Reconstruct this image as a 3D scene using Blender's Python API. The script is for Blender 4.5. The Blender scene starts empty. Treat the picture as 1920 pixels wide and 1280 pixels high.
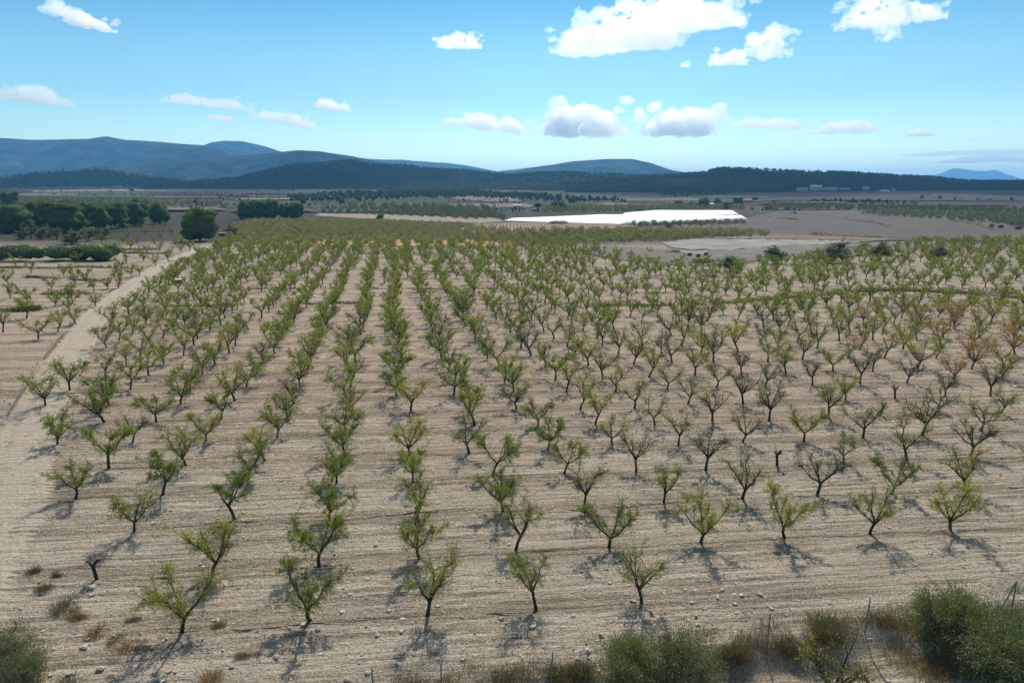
import bpy, math, numpy as np
from mathutils import Matrix
S = bpy.context.scene
C = bpy.data.collections.new('scene'); S.collection.children.link(C)
R = np.random.default_rng(11)

# ------------------------------------------------------------------ camera model and ground
F, YH, CAMZ = 1350.0, 356.0, 20.0            # focal length and horizon in pixels of the 1920 px photograph
TH = math.atan((640 - YH) / F)

def ss(a, b, x):
    t = np.clip((np.asarray(x, float) - a) / (b - a), 0, 1); return t * t * (3 - 2 * t)

def _h(ix, iy, s):
    ix = ix.astype(np.int64); iy = iy.astype(np.int64)
    n = (ix * 374761393 + iy * 668265263 + s * 974634777) & 0xFFFFFFFF
    n = ((n ^ (n >> 13)) * 1274126177) & 0xFFFFFFFF
    return ((n ^ (n >> 16)) & 0xFFFF) / 65535.0

def vn(x, y, s=0):
    x = np.asarray(x, float); y = np.asarray(y, float)
    ix = np.floor(x); iy = np.floor(y); fx = x - ix; fy = y - iy
    fx = fx * fx * (3 - 2 * fx); fy = fy * fy * (3 - 2 * fy)
    a = _h(ix, iy, s); b = _h(ix + 1, iy, s); c = _h(ix, iy + 1, s); d = _h(ix + 1, iy + 1, s)
    return (a + (b - a) * fx) * (1 - fy) + (c + (d - c) * fx) * fy

def fbm(x, y, o=4, s=0):
    t = 0; a = .5
    for k in range(o):
        t = t + a * (vn(x, y, s + k * 7) - .5); x = np.asarray(x) * 2.03 + 3.1; y = np.asarray(y) * 2.03 + 1.7; a *= .5
    return t                                  # about -0.5 .. 0.5

E1 = np.array([5.29733, .54996]); E2 = np.array([-.91736, 5.27972]); O0 = np.array([-4.2804, 31.4487])   # the orchard lattice
RU = E1 / np.linalg.norm(E1); RV = E2 / np.linalg.norm(E2)
FA = np.array([-3.0, 26.2]); FB = np.array([34.0, 34.6])       # line of the wire fence at the orchard's edge
FD = (FB - FA) / np.linalg.norm(FB - FA); FN = np.array([FD[1], -FD[0]])

def base_z(x, y):
    x = np.asarray(x, float); y = np.asarray(y, float)
    d = y - 520
    far = 40 * (1 - np.exp(-np.maximum(d, 0) / 1500.0)) * ss(0, 500, d + 60)
    s = (x - FA[0]) * FN[0] + (y - FA[1]) * FN[1]
    bank = -.75 * ss(.2, 1.8, s) * ss(-9, 3, x)
    und = .4 * fbm(x / 60., y / 60., 2, 3) * ss(60, 140, y) + 2.5 * fbm(x / 260., y / 260., 3, 9) * ss(300, 700, y)
    return far + bank + und

def ray(px, py):
    u = (px - 960) / F; v = (640 - py) / F
    return np.array([u, math.cos(TH) + math.sin(TH) * v, -math.sin(TH) + math.cos(TH) * v])

def at(px, py, z=None):
    """ground point that the photograph shows at pixel px, py"""
    d = ray(px, py); g = 0. if z is None else z
    if z is None:
        t = None
        ts = np.concatenate([np.linspace(20, 600, 2400), np.geomspace(601, 9000, 1600)])
        zz = CAMZ + ts * d[2] - base_z(ts * d[0], ts * d[1])
        k = np.argmax(zz < 0) if (zz < 0).any() else len(ts) - 1
        t = ts[k]
        if k > 0 and zz[k] < 0:
            a, b = zz[k - 1], zz[k]; t = ts[k - 1] + (ts[k] - ts[k - 1]) * a / (a - b)
    else:
        t = (z - CAMZ) / d[2]
    p = np.array([0, 0, CAMZ]) + t * d
    if z is None: p[2] = base_z(p[0], p[1])
    return p

def dist_pt(px, py, D):
    """point at forward distance D on the ray of a pixel (for far crests)"""
    d = ray(px, py); return np.array([0, 0, CAMZ]) + d * (D / d[1])

def proj(x, y, z):
    dy = y; dz = z - CAMZ
    dep = math.cos(TH) * dy - math.sin(TH) * dz; v = math.sin(TH) * dy + math.cos(TH) * dz
    return 960 + F * x / dep, 640 - F * v / dep, dep

# ------------------------------------------------------------------ mesh helpers (all quads)
class MB:
    def __init__(s): s.v = []; s.f = []; s.m = []; s.n = 0
    def add(s, v, f, m=0):
        v = np.asarray(v, float).reshape(-1, 3); f = np.asarray(f, np.int64).reshape(-1, 4)
        s.v.append(v); s.f.append(f + s.n); s.m.append(np.full(len(f), m, np.int32)); s.n += len(v)
    def arr(s): return np.concatenate(s.v), np.concatenate(s.f), np.concatenate(s.m)
    def mesh(s, name, mats, smooth=True):
        v, f, m = s.arr(); me = bpy.data.meshes.new(name)
        me.vertices.add(len(v)); me.vertices.foreach_set('co', v.astype(np.float32).ravel())
        me.loops.add(f.size); me.loops.foreach_set('vertex_index', f.astype(np.int32).ravel())
        me.polygons.add(len(f)); me.polygons.foreach_set('loop_start', np.arange(0, f.size, 4, dtype=np.int32))
        for q in (mats if isinstance(mats, (list, tuple)) else [mats]): me.materials.append(q)
        me.polygons.foreach_set('material_index', m)
        me.polygons.foreach_set('use_smooth', np.full(len(f), smooth))
        me.update(calc_edges=True); me.validate()
        return me

def tube(mb, pts, rad, k=6, m=0):
    pts = np.asarray(pts, float); n = len(pts); rad = np.broadcast_to(np.asarray(rad, float), (n,))
    tg = np.gradient(pts, axis=0); tg /= np.linalg.norm(tg, axis=1)[:, None] + 1e-9
    ref = np.array([0, 0, 1.]) if abs(tg[:, 2]).mean() < .8 else np.array([1., 0, 0])
    a = np.cross(tg, ref); a /= np.linalg.norm(a, axis=1)[:, None] + 1e-9; b = np.cross(tg, a)
    an = np.arange(k) * 2 * math.pi / k
    v = pts[:, None] + rad[:, None, None] * (a[:, None] * np.cos(an)[None, :, None] + b[:, None] * np.sin(an)[None, :, None])
    i = np.arange(n - 1)[:, None] * k; j = np.arange(k)[None]; jn = (j + 1) % k
    f = np.stack([i + j, i + jn, i + k + jn, i + k + j], -1).reshape(-1, 4)
    mb.add(v.reshape(-1, 3), f, m)

def box(mb, x0, x1, y0, y1, z0, z1, m=0):
    v = [(x0, y0, z0), (x1, y0, z0), (x1, y1, z0), (x0, y1, z0), (x0, y0, z1), (x1, y0, z1), (x1, y1, z1), (x0, y1, z1)]
    mb.add(v, [(0, 3, 2, 1), (4, 5, 6, 7), (0, 1, 5, 4), (1, 2, 6, 5), (2, 3, 7, 6), (3, 0, 4, 7)], m)

def leaves(mb, P, D, L, W, m=0, rng=R):
    """rhombic leaves at P along D"""
    n = len(P); D = D / (np.linalg.norm(D, axis=1)[:, None] + 1e-9)
    q = rng.normal(size=(n, 3)); s = np.cross(D, q); s /= np.linalg.norm(s, axis=1)[:, None] + 1e-9
    L = np.broadcast_to(L, (n,))[:, None]; W = np.broadcast_to(W, (n,))[:, None]
    v = np.stack([P, P + D * L * .45 + s * W * .5, P + D * L, P + D * L * .45 - s * W * .5], 1).reshape(-1, 3)
    mb.add(v, np.arange(n * 4).reshape(-1, 4), m)

_cs = {}
def cube_sphere(n):
    if n in _cs: return _cs[n]
    vs = []; fs = []; idx = {}
    t = np.tan(np.linspace(-math.pi / 4, math.pi / 4, n + 1))
    for ax in range(3):
        for sg in (-1, 1):
            g = np.zeros((n + 1, n + 1), int)
            for i in range(n + 1):
                for j in range(n + 1):
                    p = [0, 0, 0]; p[ax] = sg; p[(ax + 1) % 3] = t[i]; p[(ax + 2) % 3] = t[j]
                    p = np.array(p, float); p /= np.linalg.norm(p); k = tuple(np.round(p, 5))
                    if k not in idx: idx[k] = len(vs); vs.append(p)
                    g[i, j] = idx[k]
            for i in range(n):
                for j in range(n):
                    q = (g[i, j], g[i + 1, j], g[i + 1, j + 1], g[i, j + 1]); fs.append(q if sg > 0 else q[::-1])
    _cs[n] = (np.array(vs), np.array(fs)); return _cs[n]

def blob(mb, c, r, n=4, rough=.25, m=0, seed=0):
    v, f = cube_sphere(n)
    k = 1 + rough * 2 * (fbm(v[:, 0] * 2 + seed * 3.7, v[:, 1] * 2 + v[:, 2] * 1.7, 3, seed))
    mb.add(v * k[:, None] * np.asarray(r) + np.asarray(c), f, m)

# ------------------------------------------------------------------ object helpers
def link(o, parent=None):
    C.objects.link(o)
    if parent is not None: o.parent = parent
    return o
def tag(o, label=None, cat=None, group=None, kind=None):
    if label: o['label'] = label
    if cat: o['category'] = cat
    if group: o['group'] = group
    if kind: o['kind'] = kind
    return o
def mobj(name, me, parent=None, loc=None): 
    o = link(bpy.data.objects.new(name, me), parent)
    if loc is not None: o.location = loc
    return o
def empty(name, loc=(0, 0, 0), rz=0, sc=1):
    o = link(bpy.data.objects.new(name, None)); o.location = loc; o.rotation_euler = (0, 0, rz); o.scale = (sc,) * 3 if np.isscalar(sc) else sc
    o.empty_display_size = .3; return o

ORD = 'zeroth first second third fourth fifth sixth seventh eighth ninth tenth eleventh twelfth thirteenth fourteenth fifteenth sixteenth seventeenth eighteenth nineteenth'.split()
TENS = {2: 'twenty', 3: 'thirty', 4: 'forty'}
def ordw(n):
    if n < 20: return ORD[n]
    return (TENS[n // 10][:-1] + 'ieth') if n % 10 == 0 else TENS[n // 10] + '-' + ORD[n % 10]

# ------------------------------------------------------------------ materials
class NT:
    def __init__(s, name, world=False):
        s.mat = bpy.data.materials.new(name); s.mat.use_nodes = True; s.t = s.mat.node_tree; s.t.nodes.clear()
        s.out = s.n('ShaderNodeOutputMaterial')
    def n(s, t, **k):
        x = s.t.nodes.new(t)
        for a, b in k.items(): setattr(x, a, b)
        return x
    def l(s, a, b): s.t.links.new(a, b)
    def set(s, sock, v):
        if isinstance(v, bpy.types.NodeSocket): s.l(v, sock)
        else: sock.default_value = v
    def math(s, op, a, b=0., clamp=False):
        x = s.n('ShaderNodeMath', operation=op, use_clamp=clamp); s.set(x.inputs[0], a); s.set(x.inputs[1], b); return x.outputs[0]
    def mix(s, f, a, b, mode='MIX'):
        x = s.n('ShaderNodeMix', data_type='RGBA', blend_type=mode); s.set(x.inputs[0], f)
        s.set(x.inputs[6], a if isinstance(a, bpy.types.NodeSocket) else (*a, 1)); s.set(x.inputs[7], b if isinstance(b, bpy.types.NodeSocket) else (*b, 1)); return x.outputs[2]
    def ramp(s, f, a, b):
        x = s.n('ShaderNodeMapRange', interpolation_type='SMOOTHSTEP'); s.set(x.inputs[0], f); x.inputs[1].default_value = a; x.inputs[2].default_value = b; return x.outputs[0]
    def noise(s, vec, scale, detail=3, rough=.55, dist=0.):
        x = s.n('ShaderNodeTexNoise'); s.set(x.inputs['Vector'], vec); x.inputs['Scale'].default_value = scale
        x.inputs['Detail'].default_value = detail; x.inputs['Roughness'].default_value = rough; x.inputs['Distortion'].default_value = dist; return x.outputs[0]
    def mapping(s, vec, scale=(1, 1, 1), rot=(0, 0, 0), loc=(0, 0, 0)):
        x = s.n('ShaderNodeMapping'); s.l(vec, x.inputs[0]); x.inputs[1].default_value = loc; x.inputs[2].default_value = rot; x.inputs[3].default_value = scale; return x.outputs[0]
    def pos(s): return s.n('ShaderNodeNewGeometry').outputs['Position']
    def bsdf(s, col, rough=.9, bump=None, bstr=.5, bdist=.05, spec=.2):
        x = s.n('ShaderNodeBsdfPrincipled'); s.set(x.inputs['Base Color'], col if isinstance(col, bpy.types.NodeSocket) else (*col, 1)); x.inputs['Roughness'].default_value = rough
        x.inputs['Specular IOR Level'].default_value = spec
        if bump is not None:
            b = s.n('ShaderNodeBump'); b.inputs['Strength'].default_value = bstr; b.inputs['Distance'].default_value = bdist; s.l(bump, b.inputs['Height']); s.l(b.outputs[0], x.inputs['Normal'])
        s.l(x.outputs[0], s.out.inputs[0]); return x

def simple(name, c1, c2, scale=3., rough=.9, bstr=.4, bdist=.03, spec=.2):
    t = NT(name); p = t.pos(); f = t.noise(p, scale, 4); t.bsdf(t.mix(t.ramp(f, .3, .7), c1, c2), rough, t.noise(p, scale * 4, 4), bstr, bdist, spec); return t.mat

def leaf_mat(name, cols, trans=.6, rnd=.35):
    """leaves that let light through: colour varies per leaf and per plant"""
    t = NT(name); g = t.n('ShaderNodeNewGeometry'); oi = t.n('ShaderNodeObjectInfo')
    r = g.outputs['Random Per Island']
    c = t.mix(t.ramp(r, .0, .6), cols[0], cols[1]); c = t.mix(t.ramp(r, .72, 1.), c, cols[2])
    tint = t.mix(oi.outputs['Random'], (1 - rnd, 1 - rnd * .7, 1 - rnd), (1 + rnd, 1 + rnd * .7, 1))
    c = t.mix(1., c, tint, 'MULTIPLY')
    d = t.n('ShaderNodeBsdfDiffuse'); tr = t.n('ShaderNodeBsdfTranslucent'); gl = t.n('ShaderNodeBsdfGlossy'); gl.inputs['Roughness'].default_value = .45
    t.l(c, d.inputs[0]); t.l(t.mix(1., c, (1.15, 1.1, .6), 'MULTIPLY'), tr.inputs[0]); gl.inputs[0].default_value = (.6, .6, .6, 1)
    m1 = t.n('ShaderNodeMixShader'); m1.inputs[0].default_value = trans; t.l(d.outputs[0], m1.inputs[1]); t.l(tr.outputs[0], m1.inputs[2])
    m2 = t.n('ShaderNodeMixShader'); m2.inputs[0].default_value = .04; t.l(m1.outputs[0], m2.inputs[1]); t.l(gl.outputs[0], m2.inputs[2])
    t.l(m2.outputs[0], t.out.inputs[0]); return t.mat

M = {}
M['bark'] = simple('almond_bark', (.030, .024, .02), (.075, .06, .048), 14, .95, .8, .03)
M['twig'] = simple('twig_bark', (.07, .055, .042), (.14, .115, .09), 9)
M['almond_yellow'] = leaf_mat('almond_yellow_leaf', ((0.158, 0.211, 0.038), (0.23, 0.254, 0.05), (0.292, 0.262, 0.066)))
M['almond_green'] = leaf_mat('almond_green_leaf', ((0.114, 0.176, 0.024), (0.169, 0.224, 0.03), (0.245, 0.244, 0.042)))
M['almond_orange'] = leaf_mat('almond_orange_leaf', ((.27, .18, .05), (.36, .21, .065), (.27, .225, .065)), .5, .2)
M['orchard_far'] = leaf_mat('orchard_leaf', ((0.136, 0.196, 0.028), (0.199, 0.24, 0.038), (0.261, 0.244, 0.045)))
M['far_leaf'] = leaf_mat('far_orchard_leaf', ((.085, .10, .035), (.12, .125, .045), (.16, .145, .06)))
M['young_leaf'] = leaf_mat('young_orchard_leaf', ((0.139, 0.172, 0.092), (0.181, 0.186, 0.101), (0.255, 0.189, 0.127)))
M['pine'] = leaf_mat('pine_needles', ((0.087, 0.154, 0.039), (0.14, 0.223, 0.058), (0.238, 0.311, 0.086)), .25, .15)
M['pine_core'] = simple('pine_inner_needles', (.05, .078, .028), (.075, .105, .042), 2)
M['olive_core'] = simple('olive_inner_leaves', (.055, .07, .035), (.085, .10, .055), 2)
M['olive'] = leaf_mat('olive_leaf', ((0.101, 0.128, 0.064), (0.159, 0.175, 0.096), (0.245, 0.255, 0.155)), .25, .15)
M['shrub'] = leaf_mat('olive_shrub_leaf', ((0.112, 0.156, 0.062), (0.191, 0.224, 0.096), (0.381, 0.389, 0.221)), .25, .15)
M['mastic'] = leaf_mat('mastic_leaf', ((0.072, 0.12, 0.036), (0.107, 0.176, 0.052), (0.189, 0.22, 0.072)), .25, .1)
M['dry'] = leaf_mat('dry_grass_blade', ((.20, .16, .09), (.28, .23, .14), (.14, .13, .06)), .35, .2)
M['russet'] = leaf_mat('russet_grass_blade', ((.20, .11, .055), (.27, .16, .08), (.16, .13, .06)), .35, .2)
M['scrub'] = leaf_mat('scrub_blade', ((0.145, 0.119, 0.075), (0.203, 0.168, 0.112), (0.109, 0.119, 0.053)), .3, .2)
M['scrubgreen'] = leaf_mat('green_scrub_blade', ((.075, .09, .035), (.11, .12, .05), (.15, .13, .07)), .3, .2)
M['metal'] = simple('galvanised_post', (.10, .12, .12), (.17, .19, .19), 20, .6, .1, .01, .4)
M['green_metal'] = simple('green_strut_paint', (.05, .12, .10), (.08, .17, .14), 20, .5, .1, .01, .4)
M['hose'] = simple('drip_hose_plastic', (.035, .033, .03), (.07, .062, .055), 5, .7, .2, .01)
M['rock'] = simple('limestone', (.36, .31, .245), (.56, .50, .41), 5, .9, .7, .05)

def soil_mat(track=False):
    t = NT('track_earth' if track else 'orchard_soil'); p = t.pos()
    a = math.atan2(RU[1], RU[0])
    q = t.mapping(p, rot=(0, 0, -a))                       # u across the tree rows, v along them
    sx = t.n('ShaderNodeSeparateXYZ'); t.l(q, sx.inputs[0]); v = sx.outputs[1]; sp = t.n('ShaderNodeSeparateXYZ'); t.l(p, sp.inputs[0]); Y = sp.outputs[1]; X = sp.outputs[0]
    big = t.noise(p, .035, 3); med = t.noise(p, .35, 4, .6); fine = t.noise(p, 3.5, 5, .65); grit = t.noise(p, 22, 3, .7)
    st1 = t.noise(t.mapping(q, (.10, 2.1, 1)), 1., 4, .6); st2 = t.noise(t.mapping(q, (.045, .62, 1)), 1., 3, .6)
    pink = t.math('ADD', t.ramp(Y, 36, 80), t.math('MULTIPLY', t.math('SUBTRACT', big, .5), 1.5), True)
    pink = t.math('MULTIPLY', pink, t.math('SUBTRACT', 1., t.math('MULTIPLY', t.ramp(t.math('SUBTRACT', X, t.math('MULTIPLY', Y, .25)), 0, 35), .45)))
    c = t.mix(pink, (.50, .41, .30), (.48, .312, .212))
    wz = t.math('MULTIPLY', t.ramp(Y, 130, 175), t.ramp(t.noise(q, .09, 3), .35, .6)); c = t.mix(t.math('MULTIPLY', wz, .7), c, (.20, .165, .12))
    bd = t.noise(t.mapping(q, (.05, 1.05, 1)), 1., 3, .55)
    if not track:
        c = t.mix(t.math('MULTIPLY', t.ramp(bd, .50, .63), .4), c, (.26, .20, .14)); c = t.mix(t.math('MULTIPLY', t.ramp(bd, .48, .36), .55), c, (.60, .485, .365))
    c = t.mix(t.math('MULTIPLY', t.ramp(fine, .35, .75), .55), c, (.62, .53, .42))
    if track: c = t.mix(.85, c, (.58, .475, .36))
    streak = t.math('MULTIPLY', t.math('MULTIPLY', t.ramp(st1, .44, .64), t.ramp(st2, .26, .52)), 0.12 if track else 1.)
    c = t.mix(t.math('MULTIPLY', streak, .6), c, (.16, .12, .08))
    c = t.mix(t.math('MULTIPLY', t.ramp(med, .52, .74), .40), c, (.25, .205, .14))
    c = t.mix(t.math('MULTIPLY', t.ramp(grit, .55, .68), .65), c, (.10, .08, .055))
    ph = t.math('MULTIPLY', t.math('ADD', v, t.math('MULTIPLY', t.math('SUBTRACT', t.noise(p, .16, 2), .5), 2.2)), 2 * math.pi / 5.3588)
    wave = t.math('COSINE', t.math('SUBTRACT', ph, 37.1886))     # litter gathers along the tree lines, the tilled earth between them is paler
    nm = t.noise(t.mapping(q, (.06, .5, 1)), 1., 4, .6)
    if not track:
        c = t.mix(t.math('MULTIPLY', t.math('MULTIPLY', t.ramp(wave, .1, .95), t.ramp(nm, .3, .6)), .55), c, (.20, .155, .10))
        c = t.mix(t.math('MULTIPLY', t.math('MULTIPLY', t.ramp(wave, .2, -.9), t.ramp(nm, .35, .6)), .42), c, (.56, .46, .345))
        rut = t.noise(t.mapping(q, (.05, 3.4, 1)), 1., 2, .5); c = t.mix(t.math('MULTIPLY', t.ramp(rut, .60, .72), .5), c, (.19, .145, .10))
    clod = t.noise(p, 8.5, 4, .7)
    c = t.mix(t.math('MULTIPLY', t.ramp(clod, .50, .64), .6), c, (.15, .12, .085))
    c = t.mix(t.math('MULTIPLY', t.ramp(clod, .46, .36), .6), c, (.60, .52, .42))
    c = t.mix(t.math('MULTIPLY', t.ramp(t.noise(p, 14, 2, .5), .62, .70), .75), c, (.74, .69, .60))
    wd = t.math('MULTIPLY', t.ramp(t.noise(p, 1.1, 5, .7), .55, .68), t.ramp(t.noise(p, .12, 2), .4, .6))
    c = t.mix(t.math('MULTIPLY', wd, .55), c, (.16, .13, .06))
    # beyond the orchard: a patchwork of fields
    vo = t.n('ShaderNodeTexVoronoi'); vo.inputs['Scale'].default_value = 1.; t.l(t.mapping(t.mapping(p, rot=(0, 0, .2)), (.0075, .0045, 0)), vo.inputs['Vector'])
    sc = t.n('ShaderNodeSeparateColor'); t.l(vo.outputs['Color'], sc.inputs[0]); k = sc.outputs[0]
    fld = t.mix(t.ramp(k, .2, .35), (.042, .036, .029), (.038, .046, .024)); fld = t.mix(t.ramp(k, .5, .6), fld, (.07, .054, .042)); fld = t.mix(t.ramp(k, .78, .84), fld, (.05, .047, .03)); fld = t.mix(t.ramp(k, .93, .97), fld, (.14, .11, .075))
    fld = t.mix(t.ramp(t.noise(p, .05, 4), .45, .7), fld, (.05, .055, .028))
    fld = t.mix(t.math('MULTIPLY', t.ramp(t.noise(p, .5, 4), .4, .7), .4), fld, (.06, .06, .035))
    farf = t.ramp(t.math('ADD', Y, t.math('MULTIPLY', big, 60.)), 270, 340)
    c = t.mix(farf, c, fld)
    h = t.math('ADD', t.math('MULTIPLY', st1, 1.5), t.math('ADD', t.math('MULTIPLY', fine, .7), t.math('ADD', t.math('MULTIPLY', grit, .22), t.math('MULTIPLY', clod, .6))))
    t.bsdf(c, .95, h, 1., .24, .1); return t.mat
M['soil'] = soil_mat()

def field_mat(name, c1, c2, stripe=None, sc=.08, ang=0., col3=None):
    t = NT(name); p = t.pos(); q = t.mapping(p, rot=(0, 0, ang))
    f = t.ramp(t.noise(p, sc, 5, .6), .3, .7); c = t.mix(f, c1, c2)
    st = t.noise(t.mapping(q, (.02, .35, 1)), 1., 4); c = t.mix(t.math('MULTIPLY', t.ramp(st, .45, .7), .5), c, col3 or tuple(.6 * k for k in c1))
    c = t.mix(t.math('MULTIPLY', t.ramp(t.noise(p, 1.3, 4, .7), .5, .75), .4), c, tuple(.55 * k for k in c1))
    if stripe:
        w = t.n('ShaderNodeTexWave'); w.inputs['Scale'].default_value = stripe; w.inputs['Distortion'].default_value = .3; t.l(q, w.inputs[0])
        c = t.mix(t.ramp(w.outputs[1], .3, .7), c, tuple(.45 * k for k in c1))
    t.bsdf(c, .95, t.noise(p, 1.5, 4), .5, .2, .1); return t.mat

# ------------------------------------------------------------------ ground sheet
def axis(lo_fine, hi_fine, step, g0, g1, end0, end1):
    a = list(np.arange(lo_fine, hi_fine, step)); s = step
    while a[-1] < end1: s *= g1; a.append(a[-1] + s)
    b = []; s = step; x = a[0]
    while x > end0: s *= g0; x -= s; b.append(x)
    return np.array(b[::-1] + a)
gx = axis(-42, 42, .24, 1.042, 1.042, -16500, 16500); gy = axis(25, 78, .22, 1.12, 1.02, -1300, 18500)
X, Y = np.meshgrid(gx, gy)
Z = base_z(X, Y)
u = X * RU[0] + Y * RU[1]; v = X * RV[0] + Y * RV[1]
near = (1 - ss(90, 160, Y)) * (1 - ss(50, 80, np.abs(X)))
fur = np.sin(v * 2 * math.pi / .62 + 3 * fbm(u / 9, v / 3, 2, 5)) * (.35 + vn(u / 6, v / 1.7, 8))
Z += near * (.075 * fur * (1 - ss(-1, .5, (X - FA[0]) * FN[0] + (Y - FA[1]) * FN[1])) + .10 * fbm(X / 2.2, Y / 1.3, 3, 1) + .11 * fbm(X / .8, Y / .5, 2, 2))
trk = np.zeros_like(X)
me = MB(); n0, n1 = X.shape
ii = np.arange(n0 - 1)[:, None] * n1 + np.arange(n1 - 1)[None]
me.add(np.stack([X, Y, Z], -1).reshape(-1, 3), np.stack([ii, ii + 1, ii + n1 + 1, ii + n1], -1).reshape(-1, 4))
tag(mobj('ground', me.mesh('ground', M['soil'])), kind='structure')

def strip(name, pts, w, mat, dz=.06, seed=0, n=90, kind='structure'):
    """a path laid over the ground along world points"""
    pts = np.asarray(pts, float)[:, :2]; s = np.r_[0, np.cumsum(np.linalg.norm(np.diff(pts, axis=0), axis=1))]
    t = np.linspace(0, s[-1], n); x = np.interp(t, s, pts[:, 0]); y = np.interp(t, s, pts[:, 1])
    for _ in range(4): x[1:-1] = (x[:-2] + 2 * x[1:-1] + x[2:]) / 4; y[1:-1] = (y[:-2] + 2 * y[1:-1] + y[2:]) / 4
    tx = np.gradient(x); ty = np.gradient(y); l = np.hypot(tx, ty); nx, ny = ty / l, -tx / l
    c = 25; o = np.linspace(-.5, .5, c)[None] * w * (1 + .35 * fbm(t / 6, t * 0 + seed, 3, seed)[:, None])
    XX = x[:, None] + nx[:, None] * o; YY = y[:, None] + ny[:, None] * o
    qq = np.linspace(-1, 1, c); prof = (dz * (1 - (np.abs(qq) ** 4) * 1.6) - .05 * np.exp(-((np.abs(qq) - .45) / .12) ** 2))[None]
    ZZ = base_z(XX, YY) + prof
    mb = MB(); i = np.arange(n - 1)[:, None] * c + np.arange(c - 1)[None]
    mb.add(np.stack([XX, YY, ZZ], -1).reshape(-1, 3), np.stack([i, i + c, i + c + 1, i + 1], -1).reshape(-1, 4))
    return tag(mobj(name, mb.mesh(name, mat)), kind=kind)

_TS = np.concatenate([np.linspace(22, 700, 500), np.geomspace(702, 7000, 420)])
def at_many(px, py):
    """ground points of many pixels"""
    u = (px - 960) / F; v = (640 - py) / F; d = np.stack([u, math.cos(TH) + math.sin(TH) * v, -math.sin(TH) + math.cos(TH) * v], -1)
    zz = CAMZ + _TS[None] * d[:, 2:3] - base_z(_TS[None] * d[:, 0:1], _TS[None] * d[:, 1:2]); neg = zz < 0; k = np.where(neg.any(1), neg.argmax(1), len(_TS) - 1); k = np.maximum(k, 1); r = np.arange(len(k))
    a, b = zz[r, k - 1], zz[r, k]; w = np.clip(a / (a - b + 1e-9), 0, 1); t = _TS[k - 1] + (_TS[k] - _TS[k - 1]) * w; return d[:, :2] * t[:, None]
def poly(name, px, mat, dz=.25, rag=.5):
    """a field with the outline px (photograph pixels) laid on the terrain as a gridded sheet with a slightly ragged edge"""
    P = np.array(px, float); N = len(P); a = P[:, 0].argmin(); b = P[:, 0].argmax()
    def chain(st):
        o = [a]
        while o[-1] != b: o.append((o[-1] + st) % N)
        c = P[o]; return np.maximum.accumulate(c[:, 0] + np.arange(len(c)) * 1e-3), c[:, 1]
    nx, ny = 64, 9; xs = np.linspace(P[a, 0], P[b, 0], nx); c1, c2 = chain(1), chain(-1); y1 = np.interp(xs, *c1); y2 = np.interp(xs, *c2); up = np.minimum(y1, y2); dn = np.maximum(y1, y2)
    e = np.minimum(1, (dn - up) / 4); up = up + rag * e * 2 * fbm(xs / 9, xs * 0 + 2.2, 3, N); dn = np.maximum(up + .02, dn + rag * e * 3 * fbm(xs / 9, xs * 0 + 7.7, 3, N + 1))
    T = np.linspace(0, 1, ny)[:, None]; PX = np.repeat(xs[None], ny, 0); PY = dn[None] + (up - dn)[None] * T
    W = at_many(PX.ravel(), PY.ravel()); Z = base_z(W[:, 0], W[:, 1]) + dz; mb = MB(); i = np.arange(ny - 1)[:, None] * nx + np.arange(nx - 1)[None]
    mb.add(np.c_[W, Z], np.stack([i, i + 1, i + nx + 1, i + nx], -1).reshape(-1, 4))
    return tag(mobj(name, mb.mesh(name, mat)), kind='structure')

M['track'] = soil_mat(True)
ROAD = [(-23, 20), (-27.5, 32), (-33, 44), (-40.5, 57), (-55, 87), (-69, 118), (-79, 146), (-95, 195), (-115, 278), (-121, 305), (-128, 330)]
strip('dirt_track', ROAD, 5.0, M['track'], .09, 1, 400)
RD = np.array(ROAD, float)
def road_x(y): return np.interp(y, RD[:, 1], RD[:, 0])

FT = {
 'brown': field_mat('ploughed_earth', (.105, .086, .073), (.13, .106, .09), sc=.03, ang=.3),
 'grey': field_mat('grey_fallow', (.15, .14, .115), (.21, .195, .165), sc=.12),
 'white': field_mat('pale_stubble', (.22, .20, .165), (.36, .335, .285), sc=.10),
 'pink': field_mat('pink_earth', (.17, .12, .093), (.22, .16, .125), sc=.06),
 'straw': field_mat('straw_stubble', (.25, .205, .14), (.33, .275, .20), sc=.06),
 'ridged': field_mat('ridged_earth', (.30, .215, .16), (.34, .25, .19), stripe=.16, ang=0.),
 'dark': field_mat('dark_fallow_and_shade', (.045, .04, .037), (.065, .056, .05), sc=.01),  # fallow tone darkened further: cloud shade on the plain is put into this colour
 'green': field_mat('green_crop', (.05, .075, .03), (.065, .085, .035), sc=.03),
 'olivef': field_mat('weedy_ground', (.065, .062, .033), (.085, .077, .042), sc=.02),
 'orange': field_mat('orange_earth', (.42, .25, .12), (.46, .30, .16), sc=.08),
}
poly('ploughed_field', [(1130, 430), (1240, 425), (1395, 411), (1460, 396), (1620, 394), (1780, 401), (1860, 413), (1925, 432), (1925, 452), (1700, 452), (1450, 446), (1300, 436)], FT['brown'], .30)
poly('grey_field', [(1290, 484), (1340, 470), (1480, 462), (1640, 455), (1780, 450), (1700, 472), (1560, 484), (1420, 490)], FT['grey'], .20, 2.)
poly('stubble_field', [(1265, 466), (1240, 455), (1300, 448), (1450, 449), (1640, 453), (1480, 462), (1345, 471)], FT['white'], .26, 3.)
poly('pink_field', [(1290, 449), (1440, 440), (1560, 443), (1690, 450), (1640, 453), (1450, 449)], FT['pink'], .36)
poly('ridged_field', [(850, 436), (880, 420), (1000, 417), (1110, 419), (1200, 424), (1130, 431), (960, 438)], FT['ridged'], .30)
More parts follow.
